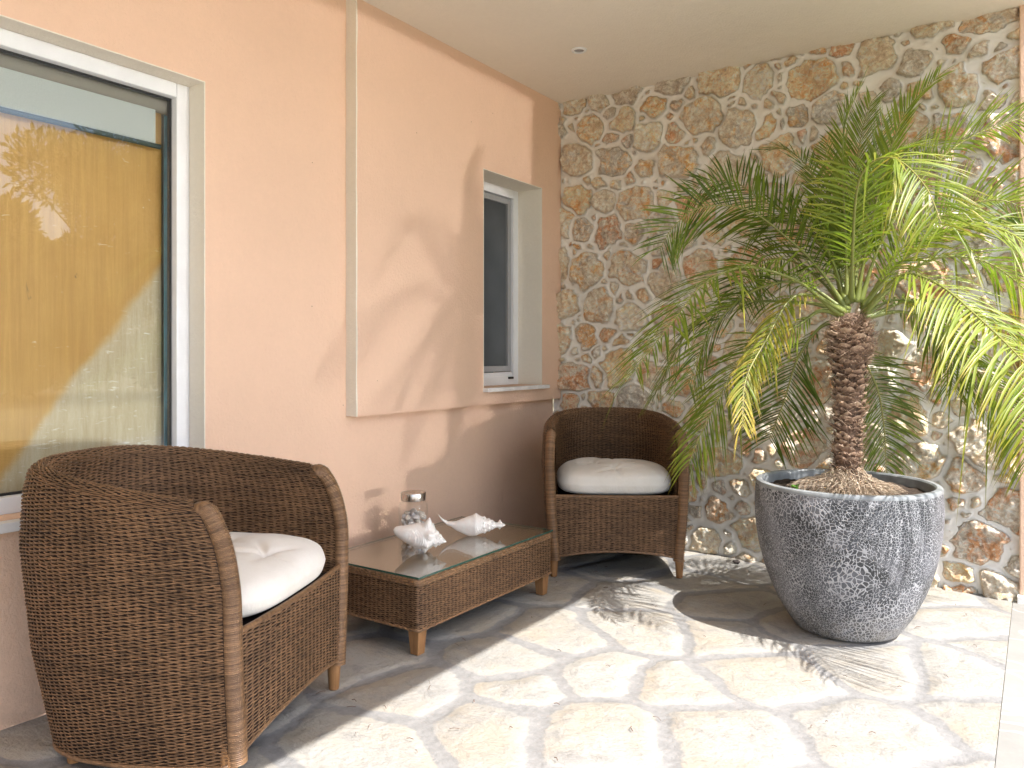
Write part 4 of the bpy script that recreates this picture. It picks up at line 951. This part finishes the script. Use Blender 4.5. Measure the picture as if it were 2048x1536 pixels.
def catmull(P, n):
    P = np.array(P); P = np.vstack([2 * P[0] - P[1], P, 2 * P[-1] - P[-2]]); out = []
    m = len(P) - 3
    for k in range(n):
        u = k / (n - 1) * m; i = min(int(u), m - 1); t = u - i; a, b, c, d = P[i:i + 4]
        out.append(0.5 * ((2 * b) + (-a + c) * t + (2 * a - 5 * b + 4 * c - d) * t ** 2 + (-a + 3 * b - 3 * c + d) * t ** 3))
    out = np.array(out); s = np.concatenate([[0], np.cumsum(np.linalg.norm(np.diff(out, axis=0), axis=1))]); q = np.linspace(0, s[-1], n)
    return np.stack([np.interp(q, s, out[:, k]) for k in range(3)], 1), s[-1]

def make_frond(idx, pts, age, lmax=0.30, fwd=0.75, vee=0.45, droop=0.35, seed=0):
    r = np.random.default_rng(100 + seed)
    C, Ln = catmull(np.array(pts) - PB, 120)
    T = np.gradient(C, axis=0); T /= np.linalg.norm(T, axis=1, keepdims=True)
    # leaf plane: side vector horizontal-ish, up = normal of the blade
    hd = C[-1] - C[0]; hd = hd / np.linalg.norm(hd); 
    ref = np.array([0, 0, 1.0]) if abs(hd[2]) < 0.86 else np.array([-0.35, -0.9, 0.1])
    S = np.cross(T, ref); S /= np.linalg.norm(S, axis=1, keepdims=True) + 1e-9
    for i in range(1, len(S)):
        if S[i] @ S[i - 1] < 0: S[i] = -S[i]
        S[i] = S[i] * 0.35 + S[i - 1] * 0.65; S[i] -= T[i] * (S[i] @ T[i]); S[i] /= np.linalg.norm(S[i])
    U = np.cross(S, T)
    roll = r.normal(0, 0.25); twist = r.normal(0, 0.5)
    npair = int(Ln * 58); V = []; F = []; AL = []; AG = []; TN = []
    hue0 = HUE.get(idx, 0.5)
    for k in range(npair):
        f = 0.15 + 0.85 * ((k + 0.5) / npair)
        for sd in (-1, 1):
            ff = min(max(f + r.normal(0, 0.003), 0), 1) * 119; i = min(int(ff), 118); w = ff - i
            p = C[i] * (1 - w) + C[i + 1] * w; t, s, u = T[i], S[i], U[i]
            ro = roll + twist * f; s2 = s * math.cos(ro) + u * math.sin(ro); u2 = u * math.cos(ro) - s * math.sin(ro)
            ln = lmax * (0.30 + 0.70 * math.sin(math.pi * min(1, (f - 0.08) / 0.92 * 0.80 + 0.14)) ** 0.8) * r.uniform(0.82, 1.12)
            if f < 0.24: ln *= 0.35 + 0.65 * (f - 0.15) / 0.09
            fw = fwd * (0.75 + 0.75 * f) + r.normal(0, 0.10); ve = vee * (1.0 - 0.5 * f) + r.normal(0, 0.16)
            d = s2 * sd + t * fw + u2 * ve; d /= np.linalg.norm(d)
            n = np.cross(d, t); n /= np.linalg.norm(n) + 1e-9
            wmax = 0.0043 * r.uniform(0.8, 1.15) * (0.7 + 0.5 * math.sin(math.pi * f)); dr = droop * r.uniform(0.5, 1.5); b = len(V)
            if r.random() < 0.03 + 0.05 * age: dr *= 3
            wd = t * 0.6 + n * 0.8; wd = np.cross(d, n); wd /= np.linalg.norm(wd)
            ag = np.clip(age + r.normal(0, 0.16) + (0.22 if f > 0.85 else 0) * age, 0, 1.2); tn = np.clip(hue0 + r.normal(0, 0.16), 0, 1)
            nseg = 5
            for j in range(nseg + 1):
                q = j / nseg; c = p + d * ln * q + np.array([0, 0, -1.0]) * dr * ln * q * q * 0.6
                ww = wmax * (0.45 + 1.1 * q if q < 0.5 else 2.0 * (1 - q) ** 0.85 * 0.98 + 0.02); ww = min(ww, wmax)
                V.append(c + wd * ww + n * ww * 0.35); V.append(c - n * ww * 0.2 * 0); V.append(c - wd * ww + n * ww * 0.35)
                AL += [q] * 3; AG += [ag] * 3; TN += [tn] * 3
            for j in range(nseg):
                a = b + 3 * j; F.append((a, a + 1, a + 4, a + 3)); F.append((a + 1, a + 2, a + 5, a + 4))
    o = mesh_obj("frond", V, np.array(F), LEAF, palm, attrs={'along': AL, 'age': AG, 'tone': TN})
    if age > 0.6: o['label'] = "yellowing drooping frond"
    g = Geo(); rads = [float(np.interp(i / 119, [0, 0.06, 0.15, 0.5, 1], [0.016, 0.0105, 0.0065, 0.0040, 0.0012])) for i in range(0, 120, 2)]
    g.tube([tuple(c) for c in C[::2]], rads, 7)
    ng = len(g.v)
    for k in range(16):                                   # short spines on the stalk
        f = r.uniform(0.05, 0.17); i = int(f * 119); sd = r.choice([-1, 1]); d = S[i] * sd + T[i] * 0.8 + r.normal(0, .2, 3); d /= np.linalg.norm(d); L_ = r.uniform(0.02, 0.05)
        x = np.cross(d, T[i]); x /= np.linalg.norm(x); p = C[i]
        g.add([p + x * 0.0016, p - x * 0.0016, p + d * L_], [(0, 1, 2)])
    along = list(np.repeat(np.linspace(0, 1, 60), 7)) + [0.6] * (len(g.v) - ng)
    mesh_obj("midrib", g.v, g.f, RIB, o, attrs={'along': along})
HUE = {1: .34, 2: .25, 3: .5, 4: .42, 6: .48, 7: .22, 8: .3, 9: .55, 10: .7, 11: .6, 12: .4, 13: .7, 14: .65, 15: .75, 16: .8, 17: .45, 19: .6, 20: .65, 21: .4, 22: .25, 23: .45, 24: .6, 25: .7, 26: .7, 27: .6, 28: .36}
# (age, leaflet length, forward, vee, droop)
STYLE = {1: (.10, .27, .6, .35, .25), 2: (.12, .25, .6, .35, .3), 3: (.30, .28, .6, .3, .45), 4: (.28, .27, .6, .3, .6), 5: (.80, .125, .9, .15, .8), 6: (.42, .24, .8, .15, .55), 7: (.12, .28, .7, .15, .35),
         8: (.25, .27, .75, .1, .3), 9: (.02, .21, 1.2, .5, .12), 10: (.10, .17, 1.4, .5, .10), 11: (.50, .26, .7, .3, .55), 12: (.06, .20, 1.0, .45, .3), 13: (.30, .28, .85, .4, .25), 14: (.28, .28, .8, .35, .35),
         15: (.30, .27, .7, .3, .6), 16: (.50, .30, .6, .15, .9), 17: (.48, .28, .8, .1, .6), 18: (.80, .27, .7, .15, .6), 19: (.05, .20, 1.2, .5, .15), 20: (.12, .25, .8, .4, .3), 21: (.18, .27, .65, .35, .35),
         22: (.15, .26, .6, .3, .4), 23: (.40, .26, .7, .2, .6), 24: (.03, .20, 1.3, .5, .1), 25: (.3, .26, .8, .4, .35), 26: (.4, .26, .7, .3, .6), 27: (.05, .19, 1.3, .5, .1), 28: (.2, .26, .65, .3, .5)}
for k, pts in enumerate(FRONDS, 1):
    make_frond(k, pts, *STYLE[k], seed=k)

# ------------------------------------------------------------------ garden trees opposite (mirrored in the window)
m_ = M("garden_leaf"); GL = m_.done(m_.n("ShaderNodeMixShader", {0: 0.3, 1: m_.bsdf(Base_Color=m_.ramp(m_.attr("tone"), [(0.0, (0.045, 0.06, 0.02)), (0.5, (0.09, 0.11, 0.03)), (1.0, (0.16, 0.14, 0.04))]), Roughness=0.6),
    2: m_.n("ShaderNodeBsdfTranslucent", {'Color': (0.12, 0.14, 0.03, 1)})}))
TRUNK = simple("garden_bark", (0.16, 0.11, 0.07), 0.9, nscale=12, namt=0.3)
def tree(loc, h, w, n, seed, label):
    r = np.random.default_rng(seed); t = empty("garden_tree", loc); tag(t, label, "tree", "trees opposite the porch")
    g = Geo(); g.tube([(0, 0, -0.1), (0.05, 0, h * 0.35), (0.0, 0.05, h * 0.8)], [0.09, 0.06, 0.02], 10)
    tips = []
    for k in range(14):
        a = k * 2.4; z0 = h * (0.15 + 0.5 * k / 14); L = w * r.uniform(0.5, 0.9); e = np.array([math.cos(a) * L, math.sin(a) * L, z0 + h * r.uniform(0.1, 0.3)])
        g.tube([(0.02, 0, z0), tuple((e + np.array([0, 0, z0])) / 2), tuple(e)], [0.03, 0.02, 0.008], 6)
    g.build("trunk", TRUNK, t, smooth=True)
    nb = 26; bc = np.stack([r.normal(0, w * 0.42, nb), r.normal(0, w * 0.42, nb), r.uniform(h * 0.12, h * 0.88, nb)], 1); br = r.uniform(0.35, 0.7, nb) * w * 0.55
    k = r.integers(0, nb, n); d = r.normal(0, 1, (n, 3)); d /= np.linalg.norm(d, axis=1, keepdims=True); c = bc[k] + d * (br[k] * r.random(n) ** 0.4)[:, None]; c[:, 2] = np.maximum(c[:, 2], 0.05)
    ax = d * 0.8 + r.normal(0, 0.5, (n, 3)) + np.array([0, 0, 0.5]); ax /= np.linalg.norm(ax, axis=1, keepdims=True); sd = np.cross(ax, r.normal(0, 1, (n, 3))); sd /= np.linalg.norm(sd, axis=1, keepdims=True)
    L = r.uniform(0.14, 0.36, n)[:, None]; W = L * 0.16
    V = np.stack([c, c + ax * L * 0.5 + sd * W, c + ax * L, c + ax * L * 0.5 - sd * W], 1).reshape(-1, 3); F = np.arange(n * 4).reshape(-1, 4)
    mesh_obj("crown", V, F, GL, t, smooth=False, attrs={'tone': np.repeat(np.clip(r.normal(.5, .25, n), 0, 1), 4)})
tree((20.0, 5.0, 0), 6.0, 2.4, 22000, 1, "shorter shrubby tree at the edge of the garden trees")
tree((20.5, 7.4, 0), 7.8, 3.2, 36000, 2, "bushy garden tree standing between the shorter tree and the tallest")
tree((20.5, 10.6, 0), 9.0, 3.4, 24000, 3, "tallest and fullest of the garden trees opposite the porch")
tree((21.5, 14.4, 0), 8.4, 3.4, 8000, 4, "garden tree farthest from the porch, beyond the tallest one")

# ------------------------------------------------------------------ bits on the floor
rl = random.Random(21); G_ = Geo()
for k in range(70):
    x, y = rl.uniform(0.5, 2.3), rl.uniform(-2.7, -0.1); a = rl.uniform(0, 6.28); L = rl.uniform(0.008, 0.035); b = a + rl.uniform(-.6, .6)
    G_.tube([(x, y, 0.004), (x + L * .5 * math.cos(a), y + L * .5 * math.sin(a), 0.007), (x + L * .5 * (math.cos(a) + math.cos(b)), y + L * .5 * (math.sin(a) + math.sin(b)), 0.004)], rl.uniform(0.0006, 0.0014), 5)
tag(G_.build("leaf_litter", FIB), "dry leaf crumbs on the paving", "leaf litter", kind='stuff')
bm = bmesh.new(); bmesh.ops.create_icosphere(bm, subdivisions=3, radius=0.016)
for v in bm.verts: v.co = Vector((v.co.x * 1.25, v.co.y * 0.9, v.co.z * 0.6)) * (1 + 0.15 * math.sin(v.co.x * 300) * math.cos(v.co.y * 260))
me = bpy.data.meshes.new("pebble"); bm.to_mesh(me); bm.free(); me.materials.append(simple("dark_pebble", (0.07, 0.055, 0.05), 0.8, nscale=60, namt=0.3))
o = bpy.data.objects.new("pebble", me); COL.objects.link(o); o.location = (1.16, -0.11, 0.006); tag(o, "small dark pebble on the paving at the foot of the stone wall", "pebble")
